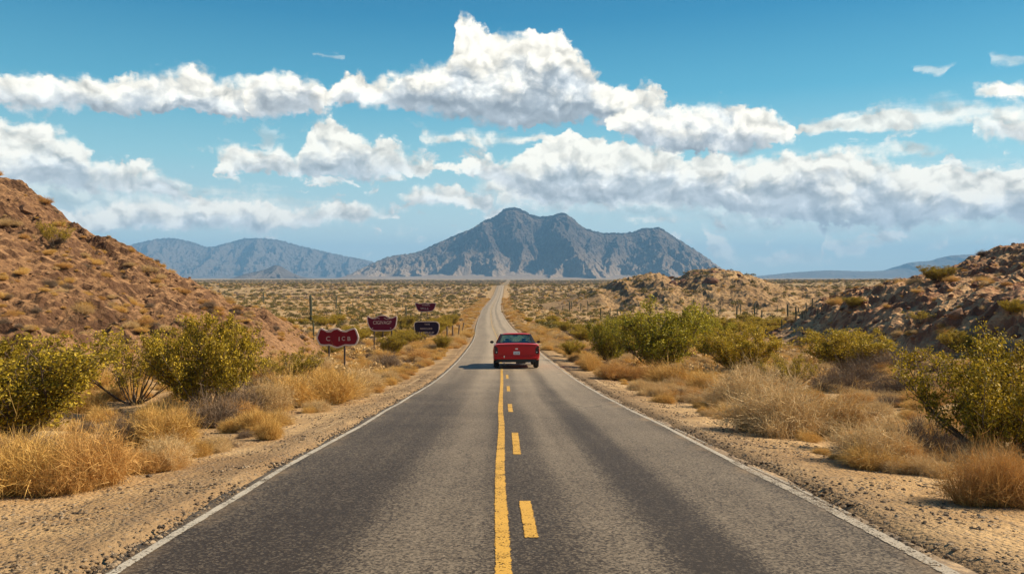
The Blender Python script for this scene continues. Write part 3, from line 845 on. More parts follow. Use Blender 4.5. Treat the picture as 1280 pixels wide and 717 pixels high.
def shrub_meshes(seed, h, r, stems, side, twigs, leaves, leaf, lmat, smat, bare=0.35, spread=1.0, name='shrub', clump=0.06):
    rng = np.random.default_rng(seed); T = Tubes(); C = []
    for i in range(stems):
        az = rng.uniform(0, 2 * math.pi); lean = rng.uniform(0.05, 1.0) ** 0.7 * spread
        L_ = h * rng.uniform(0.75, 1.08) * (1 - 0.18 * lean)
        tip = np.array([math.cos(az) * r * lean, math.sin(az) * r * lean, L_])
        b0 = np.array([math.cos(az), math.sin(az), 0]) * r * 0.08 * rng.uniform(0.2, 1)
        bow = np.array([math.cos(az + 1.2), math.sin(az + 1.2), 0]) * rng.normal() * r * 0.10
        def pt(t): return b0 + (tip - b0) * np.array([t ** 0.85, t ** 0.85, t ** 1.12]) + bow * math.sin(t * 3.1) + 0.015 * h * np.array([math.sin(t * 17 + i), math.cos(t * 13 + i), 0])
        ts = np.linspace(0, 1, 7); rd = h * 0.011 * rng.uniform(0.7, 1.3)
        T.add([pt(t) for t in ts], [rd * (1 - 0.8 * t) for t in ts], 4)
        for j in range(side):
            t0 = rng.uniform(bare, 0.97); p0 = pt(t0)
            d = rng.normal(size=3); d[2] = abs(d[2]) * 0.9 + 0.25; out = np.array([math.cos(az), math.sin(az), 0.2]); d = d / np.linalg.norm(d) + out * 0.45
            d /= np.linalg.norm(d); l = h * rng.uniform(0.14, 0.34) * (1.15 - t0 * 0.5)
            p1 = p0 + d * l * 0.55 + rng.normal(size=3) * l * 0.06; p2 = p0 + d * l + np.array([0, 0, l * 0.16])
            T.add([p0, p1, p2], [rd * 0.45, rd * 0.3, rd * 0.12], 3)
            for k in range(twigs):
                u = rng.uniform(0.25, 1.0); q0 = p0 + (p2 - p0) * u
                e = rng.normal(size=3); e[2] += 0.5; e = e / np.linalg.norm(e); ll = l * rng.uniform(0.2, 0.5); q1 = q0 + e * ll
                T.add([q0, q1], [rd * 0.18, rd * 0.08], 3)
                m = rng.poisson(leaves)
                if m: C.append(q0 + (q1 - q0) * rng.uniform(0.2, 1.15, (m, 1)) + rng.normal(size=(m, 3)) * clump * h * 0.25)
    C = np.concatenate(C); C[:, 2] = np.maximum(C[:, 2], 0.02)
    return T.mesh(name + '_stems', smat), leaf_mesh(name + '_foliage', C, leaf, lmat, rng)


def dome_brush(seed, h, r, n, mat, width, twig=3, curl=0.35, up=0.25, name='brush', clumps=3):
    """a rounded tuft of fine dry stalks ending on an uneven dome"""
    rng = np.random.default_rng(seed)
    az = rng.uniform(0, 2 * np.pi, n); el = np.arcsin(np.clip(rng.uniform(up * 0.3, 1, n) ** (0.75), 0, 1))
    lump = 0.80 + 0.50 * (perlin(np.cos(az) * 1.7 + seed, np.sin(az) * 1.7 + el * 1.3, seed) + 0.25 * rng.normal(size=n))
    nc = 1 + clumps; cc = rng.normal(size=(nc, 2)) * r * 0.36; cc[0] *= 0.3; cs = rng.uniform(0.42, 0.85, nc); cs[0] = 0.9
    w = rng.choice(nc, n, p=cs ** 2 / (cs ** 2).sum()); off_ = np.concatenate([cc[w], np.zeros((n, 1))], 1); sz = cs[w][:, None] if clumps else 1.0
    root = np.stack([np.cos(az), np.sin(az), 0 * az], 1) * (r * 0.30 * np.sqrt(rng.uniform(0, 1, n)))[:, None] * sz + off_
    tip = np.stack([np.cos(az) * np.cos(el) * r, np.sin(az) * np.cos(el) * r, (0.12 + 0.88 * np.sin(el)) * h], 1) * lump[:, None] * sz + off_
    fl = rng.random(n) < 0.10                                  # stray stalks that stand clear of the dome
    tip[fl] = root[fl] + (tip[fl] - root[fl]) * rng.uniform(1.1, 1.45, (fl.sum(), 1))
    mid = root * 0.45 + tip * 0.55 + np.array([0, 0, 1]) * (h * curl * 0.35) + rng.normal(size=(n, 3)) * r * 0.05
    segs = [(root, mid, tip, width)]
    for k in range(twig):
        u = rng.uniform(0.45, 0.95, (n, 1)); s0 = mid * (1 - u) + tip * u
        d = (tip - mid) + rng.normal(size=(n, 3)) * r * 0.28 + np.array([0, 0, 0.06 * h])
        e = s0 + d * rng.uniform(0.25, 0.6, (n, 1))
        segs.append((s0, s0 * 0.5 + e * 0.5 + rng.normal(size=(n, 3)) * r * 0.02, e, width * 0.7))
    V_, F_ = [], []; n0 = 0
    for a, m, b, w in segs:
        d = b - a; s = np.cross(d, rng.normal(size=(n, 3))); s /= np.linalg.norm(s, axis=1)[:, None] + 1e-9
        ww = w * rng.uniform(0.6, 1.3, (n, 1))
        q = np.stack([a - s * ww, a + s * ww, m + s * ww * .8, m - s * ww * .8, b], 1)
        q[:, :, 2] = np.maximum(q[:, :, 2], 0.004)
        V_.append(q.reshape(-1, 3)); i = n0 + np.arange(n)[:, None] * 5
        F_ += (i + np.array([[0, 1, 2, 3]])).tolist() + (i + np.array([[3, 2, 4]])).tolist(); n0 += n * 5
    return mesh(name, np.concatenate(V_), F_, mat)


CREO = [shrub_meshes(11 + i, 1.0, 0.80 + 0.12 * (i % 3), 38, 9, 6, 17, 0.0145, M['creosote'], M['stem'], 0.13, 1.0, 'creosote', 0.10) for i in range(4)]
OPEN = [shrub_meshes(31 + i, 1.0, 0.95, 22, 7, 5, 11, 0.0145, M['creosote'], M['stem'], 0.38, 1.05, 'open_creosote', 0.08) for i in range(2)]
MESQ = [shrub_meshes(51 + i, 1.0, 0.80, 36, 9, 6, 15, 0.0155, M['mesquite'], M['stem'], 0.08, 1.0, 'mesquite', 0.11) for i in range(2)]
GOLD = [dome_brush(101 + i, 0.85, 1.0, 2400, M['gold'], 0.0046, 3, name='golden_tuft') for i in range(4)]
ORNG = [dome_brush(121 + i, 0.85, 1.0, 2400, M['orange'], 0.0046, 3, name='rusty_tuft') for i in range(3)]
STRW = [dome_brush(141 + i, 0.95, 1.0, 2400, M['straw'], 0.0046, 3, curl=0.6, name='straw_tuft') for i in range(3)]
BRSH = [dome_brush(161 + i, 0.85, 1.0, 1400, M['brush'], 0.0055, 4, 0.2, name='grey_brush') for i in range(3)]


def blob_shrub(seed, n, size, mat, name):
    """a small far shrub: loose leaf clumps over a low dome"""
    rng = np.random.default_rng(seed)
    az = rng.uniform(0, 2 * np.pi, n); el = np.arcsin(rng.uniform(0.0, 1, n)); rr = rng.uniform(0.45, 1.0, n) ** 0.6
    lump = 0.8 + 0.45 * perlin(np.cos(az) * 1.4 + seed, np.sin(az) * 1.4 + el, seed)
    C = np.stack([np.cos(az) * np.cos(el), np.sin(az) * np.cos(el), 0.05 + 0.8 * np.sin(el)], 1) * (rr * lump)[:, None]
    return leaf_mesh(name, C, size, mat, rng, 0.6)


FAR_OL = [blob_shrub(201 + i, 170, 0.11, M['olive'], 'olive_scrub') for i in range(3)]
FAR_DR = [blob_shrub(211 + i, 170, 0.12, M['straw'] if i else M['gold'], 'dry_scrub') for i in range(3)]
FAR_GR = [blob_shrub(221 + i, 130, 0.11, M['brush'], 'grey_scrub') for i in range(2)]

RN = random.Random(7)
ORD = ['nearest', 'second', 'third', 'fourth', 'fifth', 'sixth', 'seventh', 'eighth', 'ninth', 'tenth', 'eleventh', 'twelfth']
taken = []                                     # (x, y, radius) of what already stands


def place_shrub(name, var, loc, w, h, label, cat, group, rz=None):
    """w, h: real width and height; the two parts are stems and foliage"""
    e = link(name, None, None, (loc[0], loc[1], loc[2] - 0.03), (0, 0, RN.uniform(0, 6.28) if rz is None else rz))
    tag(e, label, cat, group)
    st, fo = var
    ext = max(abs(c) for v in fo.vertices for c in v.co[:2]) if fo.name not in EXT else EXT[fo.name]
    EXT[fo.name] = ext
    s = (w / 2 / (ext * 0.88), w / 2 / (ext * 0.88), h / 0.98)
    link('stems', st, e, None, None, s); link('foliage', fo, e, None, None, s)
    taken.append((loc[0], loc[1], w * 0.4))
    return e


EXT = {}


def place_tuft(name, me, loc, w, h, label, cat, group):
    o = link(name, me, None, (loc[0], loc[1], loc[2] - 0.02), (0, 0, RN.uniform(0, 6.28)), (w / 2 / 1.0, w / 2 / 1.0, h / 0.85))
    taken.append((loc[0], loc[1], w * 0.4))
    return tag(o, label, cat, group)


def pxsize(loc, wpx, hpx): return wpx * loc[1] / F, hpx * loc[1] / F


# big green shrubs: base pixel, size in photo pixels
GB = 'green creosote bushes'
for px, py, w, h, var, lab in [
    (14, 550, 240, 128, CREO[0], 'largest leafy yellow-green creosote bush, cut by the left edge of the photo'),
    (168, 505, 135, 92, OPEN[0], 'open creosote bush with gaps of scree showing, between the two biggest left bushes'),
    (262, 512, 158, 112, CREO[1], 'tall dense creosote bush with bare lower stems at the foot of the scree hill'),
    (356, 484, 92, 50, OPEN[1], 'thin low creosote bush just right of the tall dense one, near the red sign'),
    (1246, 566, 235, 138, CREO[2], 'large bright yellow-green creosote bush, cut by the right edge of the photo'),
    (926, 468, 112, 56, CREO[3], 'broad olive creosote bush right of the tall green mesquite'),
    (985, 486, 66, 44, OPEN[0], 'small sparse olive bush behind the pale grass mounds on the right'),
    (1058, 462, 118, 50, CREO[0], 'wide olive creosote bush below the toe of the red rocky hill'),
    (1195, 438, 50, 24, CREO[1], 'lone rounded green bush low on the face of the red hill'),
    (716, 446, 34, 20, CREO[3], 'little green bush nearest the right road edge beside the car'),
    (770, 425, 60, 24, CREO[2], 'low green bush behind the left flank of the mesquite'),
    (905, 418, 70, 20, CREO[1], 'flat olive bush on the plain behind the mesquite'),
    (955, 412, 60, 16, CREO[0], 'flat olive bush on the plain left of the red hill toe'),
    (70, 311, 42, 34, OPEN[1], 'lone brownish bush high on the scree hill'),
    (1268, 392, 34, 18, CREO[2], 'small dark bush on the red hill, at the right edge'),
    (1150, 404, 40, 16, OPEN[0], 'scraggy bush halfway up the red hill'),
    (490, 443, 40, 24, CREO[0], 'green bush growing round the posts of the three-post maroon sign'),
    (553, 437, 26, 18, CREO[3], 'green bush behind the single-post dark sign by the road'),
]:
    loc = at(px, py); W_, H_ = pxsize(loc, w, h)
    place_shrub('creosote_bush', var, loc, W_, H_, lab, 'bush', GB)
for px, py, w, h, var, lab in [
    (820, 460, 138, 74, MESQ[0], 'tallest dense bright green mesquite right of the road'),
    (762, 452, 70, 52, MESQ[1], 'smaller green mesquite on the road side of the tallest one'),
    (886, 446, 66, 46, MESQ[1], 'rounded green mesquite on the far side of the tallest one'),
]:
    loc = at(px, py); W_, H_ = pxsize(loc, w, h)
    place_shrub('mesquite_bush', var, loc, W_, H_, lab, 'bush', 'green mesquites right of the road')

# dry mounds that can be told apart
DG = 'dry grass mounds along the road'
for px, py, w, h, me, nm, lab in [
    (30, 612, 165, 78, GOLD[0], 'grass_mound', 'big golden grass mound at the left edge, in front of the largest bush'),
    (112, 606, 118, 80, ORNG[0], 'grass_mound', 'rusty orange grass mound beside the big golden one at lower left'),
    (72, 618, 70, 45, ORNG[1], 'grass_mound', 'low rusty mound between the golden and the orange mound at lower left'),
    (200, 562, 100, 58, GOLD[1], 'grass_mound', 'golden grass mound in front of the open creosote bush'),
    (160, 560, 60, 48, BRSH[0], 'dry_brush', 'grey-brown twiggy brush left of the golden mound under the creosote'),
    (258, 534, 74, 44, BRSH[1], 'dry_brush', 'dark grey twiggy brush at the foot of the tall dense creosote'),
    (306, 520, 66, 36, BRSH[2], 'dry_brush', 'grey brush in the shade to the right of the tall dense creosote'),
    (340, 549, 40, 30, GOLD[2], 'grass_mound', 'small bright golden tuft alone on the left gravel shoulder'),
    (418, 503, 84, 40, GOLD[3], 'grass_mound', 'golden mound reaching furthest onto the left shoulder below the red sign'),
    (372, 508, 72, 44, GOLD[0], 'grass_mound', 'golden mound left of the one below the red sign'),
    (334, 516, 54, 36, STRW[0], 'grass_mound', 'pale mound under the thin low creosote'),
    (446, 489, 60, 26, STRW[1], 'grass_mound', 'pale straw mound in front of the right post of the red sign'),
    (398, 483, 64, 24, GOLD[1], 'grass_mound', 'golden grass around the left post of the red sign'),
    (488, 462, 44, 22, BRSH[0], 'dry_brush', 'dark spiky brush below the three-post maroon sign'),
    (522, 451, 40, 16, ORNG[2], 'grass_mound', 'brownish low mound between the maroon signs and the road'),
    (735, 463, 34, 22, GOLD[2], 'grass_mound', 'golden tuft on the right verge just past the car'),
    (770, 474, 58, 25, ORNG[0], 'grass_mound', 'rusty low mound at the road side of the mesquite'),
    (806, 476, 48, 22, ORNG[1], 'grass_mound', 'rusty low mound right under the tallest mesquite'),
    (846, 482, 72, 30, GOLD[0], 'grass_mound', 'golden mound right of the rusty mounds under the mesquite'),
    (884, 492, 56, 30, GOLD[1], 'grass_mound', 'golden mound at the corner of the right shoulder below the mesquites'),
    (938, 514, 110, 48, STRW[0], 'grass_mound', 'tall pale feathery grass mound right of the shoulder'),
    (1004, 546, 150, 60, STRW[1], 'grass_mound', 'largest pale straw mound with a dark base on the right verge'),
    (960, 532, 60, 30, ORNG[2], 'grass_mound', 'low rusty mound at the road side of the largest straw mound'),
    (1046, 545, 70, 52, GOLD[2], 'grass_mound', 'golden mound leaning against the right of the largest straw mound'),
    (1092, 579, 112, 54, STRW[2], 'grass_mound', 'yellowish straw mound in front of the dark brush on the right'),
    (1165, 582, 112, 54, BRSH[1], 'dry_brush', 'big dark reddish-grey brush under the large right creosote'),
    (1128, 584, 60, 44, ORNG[0], 'grass_mound', 'rusty mound between the yellowish mound and the dark brush'),
    (1250, 632, 110, 78, ORNG[1], 'grass_mound', 'rusty grass mound at the lower right corner beside the track'),
    (1040, 488, 66, 28, BRSH[2], 'dry_brush', 'grey-brown rounded brush above the largest straw mound'),
    (1078, 484, 70, 36, BRSH[0], 'dry_brush', 'grey-brown rounded brush in front of the wide olive creosote'),
    (1128, 495, 80, 36, BRSH[1], 'dry_brush', 'dark brush on bare ground above the yellowish straw mound'),
    (1100, 462, 80, 26, BRSH[2], 'dry_brush', 'dark spiky brush right of the wide olive creosote'),
]:
    loc = at(px, py); W_, H_ = pxsize(loc, w, h)
    place_tuft(nm, me, loc, W_, H_, lab, 'grass' if nm == 'grass_mound' else 'brush', DG)


DG2 = 0
def free(x, y, r):
    return all((x - a) ** 2 + (y - b) ** 2 > (r + c) ** 2 for a, b, c in taken)


def pick(n, y0, y1, off0, off1, rmin, rmax, side, rng, tries=6000, power=1.0, mindist=True):
    out = []
    for _ in range(tries):
        if len(out) >= n: break
        y = y0 + (y1 - y0) * rng.random() ** power
        o = off0 + (off1 - off0) * rng.random() ** 1.3
        x = float(XC(y)) + side * o
        px = CX + x / y * F
        if px < -60 or px > 1340: continue
        r = rng.uniform(rmin, rmax)
        if mindist and not free(x, y, r * 0.55): continue
        if side < 0 and hill_l(np.array([x]), np.array([y]), False)[0] > ground(x, y) + 0.3 and y < 62: continue
        taken.append((x, y, r * 0.6)); out.append((x, y, r))
    return out


# the verges: grass tufts one by one, nearest first
rng = random.Random(21)
for side, word in ((-1, 'left'), (1, 'right')):
    spots = pick(110, 12, 62, 3.9, 11, 0.18, 0.46, side, rng) + pick(40, 60, 130, 3.5, 7.0, 0.35, 0.7, side, rng)
    spots.sort(key=lambda s: s[1])
    for i, (x, y, r) in enumerate(spots):
        me = rng.choice(GOLD * 2 + STRW + ORNG)
        z = float(surf(np.array([x]), np.array([y]))[0])
        lab = (f'{ORD[i]} small dry grass tuft from the camera on the {word} verge' if i < 12 else f'small dry grass tuft further along the {word} verge of the road')
        place_tuft('grass_tuft', me, (x, y, z), 2 * r, r * rng.uniform(0.7, 1.05), lab, 'grass', f'small dry grass tufts on the {word} verge')
# middle ground: brush and creosote off the road
for side, word in ((-1, 'left'), (1, 'right')):
    spots = pick(100, 16, 110, 6.5, 50, 0.35, 0.8, side, rng, power=1.0)
    spots.sort(key=lambda s: s[1])
    for i, (x, y, r) in enumerate(spots):
        z = float(surf(np.array([x]), np.array([y]))[0])
        lab = (f'{ORD[i]} dry rounded brush from the camera in the open ground {word} of the road' if i < 8 else f'dry rounded brush among many in the open ground {word} of the road')
        place_tuft('dry_brush', rng.choice(BRSH + STRW + GOLD), (x, y, z), 2 * r, r * rng.uniform(0.7, 1.0), lab, 'brush', f'dry brush {word} of the road')
    spots = pick(60, 45, 150, 6.5, 75, 0.8, 1.7, side, rng, power=0.8)
    spots.sort(key=lambda s: s[1])
    for i, (x, y, r) in enumerate(spots):
        z = float(surf(np.array([x]), np.array([y]))[0])
        lab = (f'{ORD[i]} olive creosote from the camera among the scattered ones {word} of the road' if i < 6 else f'scattered olive creosote bush on the plain {word} of the road')
        place_shrub('creosote_bush', rng.choice(CREO), (x, y, z), 2 * r, r * rng.uniform(0.75, 1.1), lab, 'bush', f'scattered creosote bushes {word} of the road')


# ---- ground cover nobody could count: points that carry a plant or stone each
def scatter(name, pts, scl, src, label=None):
    """pts (n,3); one object whose geometry nodes set a source mesh on each point"""
    n = len(pts)
    me = bpy.data.meshes.new(name); me.vertices.add(n); me.vertices.foreach_set('co', np.asarray(pts, np.float32).reshape(-1))
    r = np.random.default_rng(n)
    for k, v in (('scl', scl), ('rot', r.uniform(0, 6.28, n))):
        a = me.attributes.new(k, 'FLOAT', 'POINT'); a.data.foreach_set('value', np.asarray(v, np.float32))
    a = me.attributes.new('idx', 'INT', 'POINT'); a.data.foreach_set('value', r.integers(0, len(src), n).astype(np.int32))
    me.update()
    o = link(name, me)
    g = bpy.data.node_groups.new(name, 'GeometryNodeTree')
    g.interface.new_socket('Geometry', in_out='INPUT', socket_type='NodeSocketGeometry')
    g.interface.new_socket('Geometry', in_out='OUTPUT', socket_type='NodeSocketGeometry')
    gi = g.nodes.new('NodeGroupInput'); go = g.nodes.new('NodeGroupOutput')
    iop = g.nodes.new('GeometryNodeInstanceOnPoints'); iop.inputs['Pick Instance'].default_value = True
    jn = g.nodes.new('GeometryNodeGeometryToInstance')
    for s in src:
        oi = g.nodes.new('GeometryNodeObjectInfo'); oi.transform_space = 'ORIGINAL'; oi.inputs['Object'].default_value = s
        g.links.new(oi.outputs['Geometry'], jn.inputs[0])
    def attr(k, ty, out):
        a = g.nodes.new('GeometryNodeInputNamedAttribute'); a.data_type = ty; a.inputs[0].default_value = k
        return a.outputs[0]
    g.links.new(gi.outputs[0], iop.inputs['Points']); g.links.new(jn.outputs[0], iop.inputs['Instance'])
    g.links.new(attr('idx', 'INT', 1), iop.inputs['Instance Index'])
    cx_ = g.nodes.new('ShaderNodeCombineXYZ'); g.links.new(attr('rot', 'FLOAT', 0), cx_.inputs[2])
    g.links.new(cx_.outputs[0], iop.inputs['Rotation'])
    g.links.new(attr('scl', 'FLOAT', 0), iop.inputs['Scale'])
    g.links.new(iop.outputs[0], go.inputs[0])
    md = o.modifiers.new('scatter', 'NODES'); md.node_group = g
    tag(o, label, None, None, 'stuff')
    return o


def stone_mesh(seed, mat, sub=1, rough=0.35, flat=0.65, name='stone'):
    bm = bmesh.new(); bmesh.ops.create_icosphere(bm, subdivisions=sub, radius=1)
    co = np.array([v.co[:] for v in bm.verts]); rng = np.random.default_rng(seed)
    for _ in range(7):                                     # chip flat facets off a ball
        d = rng.normal(size=3); d /= np.linalg.norm(d); k = rng.uniform(0.45, 0.85); p = co @ d
        co = co - np.maximum(p - k, 0)[:, None] * d
    co = co * np.array([1, rng.uniform(.65, 1), flat]) * (1 + rough * 0.2 * rng.normal(size=(len(co), 1)))
    for v, c in zip(bm.verts, co): v.co = c
    me = bpy.data.meshes.new(name); bm.to_mesh(me); bm.free(); me.materials.append(mat)
    return me


BT = [stone_mesh(500 + i, M['boulder_tan'], 2, name='boulder') for i in range(4)]
BR = [stone_mesh(520 + i, M['boulder_red'], 2, 0.4, 0.6, name='boulder') for i in range(4)]
PB = [stone_mesh(540 + i, M['pebble'], 1, name='stone') for i in range(4)]


def boulders(n, fn, xr, yr, meshes, smin, smax, ok, label, group, rng):
    objs = []; k = 0
    while len(objs) < n and k < 8000:
        k += 1
        x, y = rng.uniform(*xr), rng.uniform(*yr); px = CX + x / y * F
        if px < -30 or px > 1310 or not ok(x, y): continue
        z = float(fn(np.array([x]), np.array([y]))[0]); s = smin * (smax / smin) ** (rng.random() ** 2)
        o = link('boulder', rng.choice(meshes), None, (x, y, z - s * 0.18), (rng.uniform(-.4, .4), rng.uniform(-.4, .4), rng.uniform(0, 6.28)), s)
        objs.append((s, o))
    objs.sort(key=lambda t: -t[0])
    for i, (s, o) in enumerate(objs):
        tag(o, (f'{ORD[i] if i else "largest"}{" largest" if i else ""} {label[0]}' if i < 4 else label[1]), 'rock', group)
    return [o for _, o in objs]


rng = random.Random(5)
bt = boulders(46, hill_l, (-34, -13.5), (24, 60), BT, 0.16, 0.62, lambda x, y: True, ('loose tan boulder on the scree hill left', 'loose tan boulder lying on the scree slope'), 'boulders on the scree hill', rng)
br = boulders(60, hill_r, (24, 62), (36, 84), BR, 0.22, 0.85, lambda x, y: True, ('dark red boulder on the rocky hill right', 'dark red boulder lying on the rocky hill'), 'boulders on the red hill', rng)
bm_ = boulders(26, hill_m, (30, 90), (225, 262), BR, 0.8, 2.6, lambda x, y: hill_m(np.array([x]), np.array([y]))[0] > ground(x, y) + 3, ('dark crag on the pale knoll behind the mesquites', 'dark crag on the crest of the pale knoll'), 'crags on the pale knoll', rng)
ps = []
rng2 = np.random.default_rng(77)
for i in range(5):
    x, y = [(-3.9, 8.6), (-4.4, 9.6), (4.6, 7.9), (4.1, 10.2), (5.2, 12.0)][i]
    o = link('stone', PB[i % 4], None, (x, y, float(ground(x, y)) + 0.01), (0, 0, i), [0.045, 0.035, 0.04, 0.03, 0.05][i])
    tag(o, ['dark stone on the left shoulder nearest the road line', 'second dark stone beyond it on the left shoulder', 'stone on the right shoulder nearest the camera', 'stone close to the right white line', 'stone on the right shoulder below the yellowish mound'][i], 'stone', 'larger stones on the shoulders'); ps.append(o)


def shoulder_pts(n, ymax, omin, omax):
    y = 3.2 + (ymax - 3.2) * rng2.random(n) ** 1.6
    o = 2.66 + omin + (omax - omin) * rng2.random(n) ** 1.5; s = np.where(rng2.random(n) < .5, -1, 1)
    x = XC(y) + s * o
    k = (np.abs(x / y) < 0.72) & (perlin(x / 0.55, y / 0.9, 91) + 0.35 > rng2.random(n) * 0.9)
    return x[k], y[k]


x, y = shoulder_pts(70000, 34, 0.0, 4.2)
scatter('gravel', np.stack([x, y, np.maximum(ground(x, y), np.where(np.abs(x - XC(y)) < 2.82, road_z(x - XC(y), y), -99)) + 0.002], -1), 0.0045 + 0.026 * rng2.random(len(x)) ** 4, ps, 'loose gravel on both shoulders')


def hill_pts(fn, xr, yr, n):
    x = rng2.uniform(*xr, n); y = rng2.uniform(*yr, n)
    k = (np.abs(x / y) < 0.70) & (fn(x, y) > ground(x, y) - 0.05) & (perlin(x / 2.2, y / 2.2, 95) > -0.25 + 0.5 * rng2.random(n))
    return x[k], y[k]


x, y = hill_pts(hill_l, (-46, -12), (18, 66), 20000)
scatter('loose_stones', np.stack([x, y, hill_l(x, y) - .012], -1), 0.025 + 0.13 * rng2.random(len(x)) ** 4, bt[:6], 'loose stones on the scree hill')
x, y = hill_pts(hill_r, (22, 75), (30, 90), 13000)
scatter('broken_rock', np.stack([x, y, hill_r(x, y) - .02], -1), 0.05 + 0.26 * rng2.random(len(x)) ** 3.5, br[:8], 'broken rock on the red hill')

# far scrub: the sources stand on the plain as plants of their own
def stand(mes, name, cat, label, group, xs, ys, s):
    out = []
    for me, x, y in zip(mes, xs, ys):
        o = link(name, me, None, (x, y, float(surf(np.array([x]), np.array([y]))[0]) - 0.03), None, s)
        out.append(tag(o, label, cat, group))
    return out


so_ = stand(FAR_OL, 'olive_shrub', 'bush', 'low olive shrub on the plain beyond the signs, left of the road', 'far olive shrubs', (-22, -29, -18), (160, 172, 190), 1.0)
sd_ = stand(FAR_DR, 'dry_shrub', 'bush', 'low straw-coloured shrub on the plain beyond the signs, left of the road', 'far dry shrubs', (-26, -32, -21), (166, 180, 150), 0.9)
sg_ = stand(FAR_GR, 'grey_shrub', 'bush', 'low grey shrub on the plain beyond the signs, left of the road', 'far grey shrubs', (-34, -15), (158, 200), 0.9)


def plain_pts(n, y0, y1, pw, seed, thr, sc=40.0, offmin=5.5):
    r = np.random.default_rng(seed)
    y = y0 + (y1 - y0) * r.random(n) ** pw; x = y * r.uniform(-0.70, 0.70, n)
    k = np.abs(x - XC(y)) > offmin + r.random(n) * 2
    k &= fbm(x / sc, y / sc, 3, seed) > thr - 0.5 * r.random(n)
    k &= ~((hill_l(x, y, False) > ground(x, y)) & (x < -8) & (y < 110)) & ~((hill_r(x, y, False) > ground(x, y)) & (x > 18) & (y < 125))
    return x[k], y[k], r


def cover(name, n, y0, y1, pw, seed, thr, src, smin, smax, label, grow=0.0):
    x, y, r = plain_pts(n, y0, y1, pw, seed, thr)
    scatter(name, np.stack([x, y, surf(x, y) - 0.03], -1), (smin + (smax - smin) * r.random(len(x)) ** 1.8) * (1 + grow * y / 1000), src, label)


cover('olive_scrub', 6500, 75, 420, 0.70, 61, -0.3, so_, 0.45, 1.35, 'olive scrub covering the plain')
cover('dry_scrub', 13000, 30, 420, 0.80, 62, -0.45, sd_, 0.25, 0.75, 'dry straw scrub covering the plain')
cover('grey_scrub', 6000, 40, 420, 0.75, 63, -0.15, sg_, 0.25, 0.80, 'grey brush covering the plain')
cover('far_scrub', 42000, 380, 2600, 0.9, 64, -0.5, so_ + sg_, 0.8, 1.9, 'scrub of the far plain reading as one mass', 0.5)
cover('far_dry_scrub', 16000, 380, 2200, 0.8, 65, -0.5, sd_, 0.7, 1.5, 'dry scrub of the far plain reading as one mass', 0.5)


def verge_cover(name, n, y0, y1, o0, o1, src, smin, smax, seed, label):
    r = np.random.default_rng(seed)
    y = y0 + (y1 - y0) * r.random(n) ** 1.2; s = np.where(r.random(n) < .5, -1, 1); x = XC(y) + s * (o0 + (o1 - o0) * r.random(n) ** 1.2)
    k = (np.abs(x / y) < (3.0 if o1 > 50 else 0.75)) & (fbm(x / 1.6, y / 2.4, 2, seed) > -0.25)
    x, y = x[k], y[k]
    scatter(name, np.stack([x, y, surf(x, y) - 0.02], -1), smin + (smax - smin) * r.random(len(x)) ** 2, src, label)


tuft_src = [o for o in bpy.data.objects if o.name.startswith('grass_tuft')][:1]
srcs = [next(o for o in bpy.data.objects if o.data == m) for m in (GOLD[0], GOLD[2], STRW[1], ORNG[1], BRSH[0])]
verge_cover('dry_grass', 6500, 9, 85, 4.0, 26.0, srcs, 0.08, 0.40, 301, 'short dry grass between the mounds')
verge_cover('verge_grass', 1300, 60, 420, 3.3, 7.5, srcs[:4], 0.25, 0.75, 302, 'dry grass fringing the distant road')


def hill_grass(name, fn, xr, yr, n, src, smin, smax, thr, label):
    x = rng2.uniform(*xr, n); y = rng2.uniform(*yr, n)
    k = (np.abs(x / y) < 0.70) & (fn(x, y) > ground(x, y)) & (fbm(x / 5.0, y / 5.0, 3, 97) > thr)
    x, y = x[k], y[k]
    scatter(name, np.stack([x, y, fn(x, y) - .02], -1), smin + (smax - smin) * rng2.random(len(x)) ** 2, src, label)


hill_grass('hill_grass', hill_r, (20, 75), (30, 90), 2000, srcs[:4], 0.10, 0.34, -0.05, 'dry grass growing between the rocks of the red hill')
hill_grass('slope_grass', hill_l, (-40, -12), (20, 62), 500, srcs[:4], 0.07, 0.20, 0.2, 'thin dry grass on the scree hill')
verge_cover('sparse_scrub', 2600, 5, 60, 9.0, 60.0, srcs, 0.12, 0.55, 303, 'sparse dry scrub on the open ground beside the road')

# ------------------------------------------------------------------ saguaros
def saguaro_part(path, r, name):
    T = []; F_ = []; k = 14
    pts = [np.asarray(p, float) for p in path]
    for i, p in enumerate(pts):
        d = pts[min(i + 1, len(pts) - 1)] - pts[max(i - 1, 0)]; d /= np.linalg.norm(d)
        a = np.cross(d, [0.0, 1.0, 0.05]); a /= np.linalg.norm(a); b = np.cross(d, a)
        t = i / (len(pts) - 1); rr = r * (0.85 + 0.2 * math.sin(t * 2.6)) * (1 if i < len(pts) - 2 else (0.75 if i == len(pts) - 2 else 0.25))
        for j in range(k):
            w = 2 * math.pi * j / k; q = rr * (1.0 if j % 2 else 0.80)
            T.append(tuple(p + a * math.cos(w) * q + b * math.sin(w) * q))
    n = len(pts)
    for i in range(n - 1):
        for j in range(k):
            F_.append((i * k + j, i * k + (j + 1) % k, (i + 1) * k + (j + 1) % k, (i + 1) * k + j))
    F_.append(tuple((n - 1) * k + j for j in range(k)))
    return mesh(name, T, F_, M['cactus'])


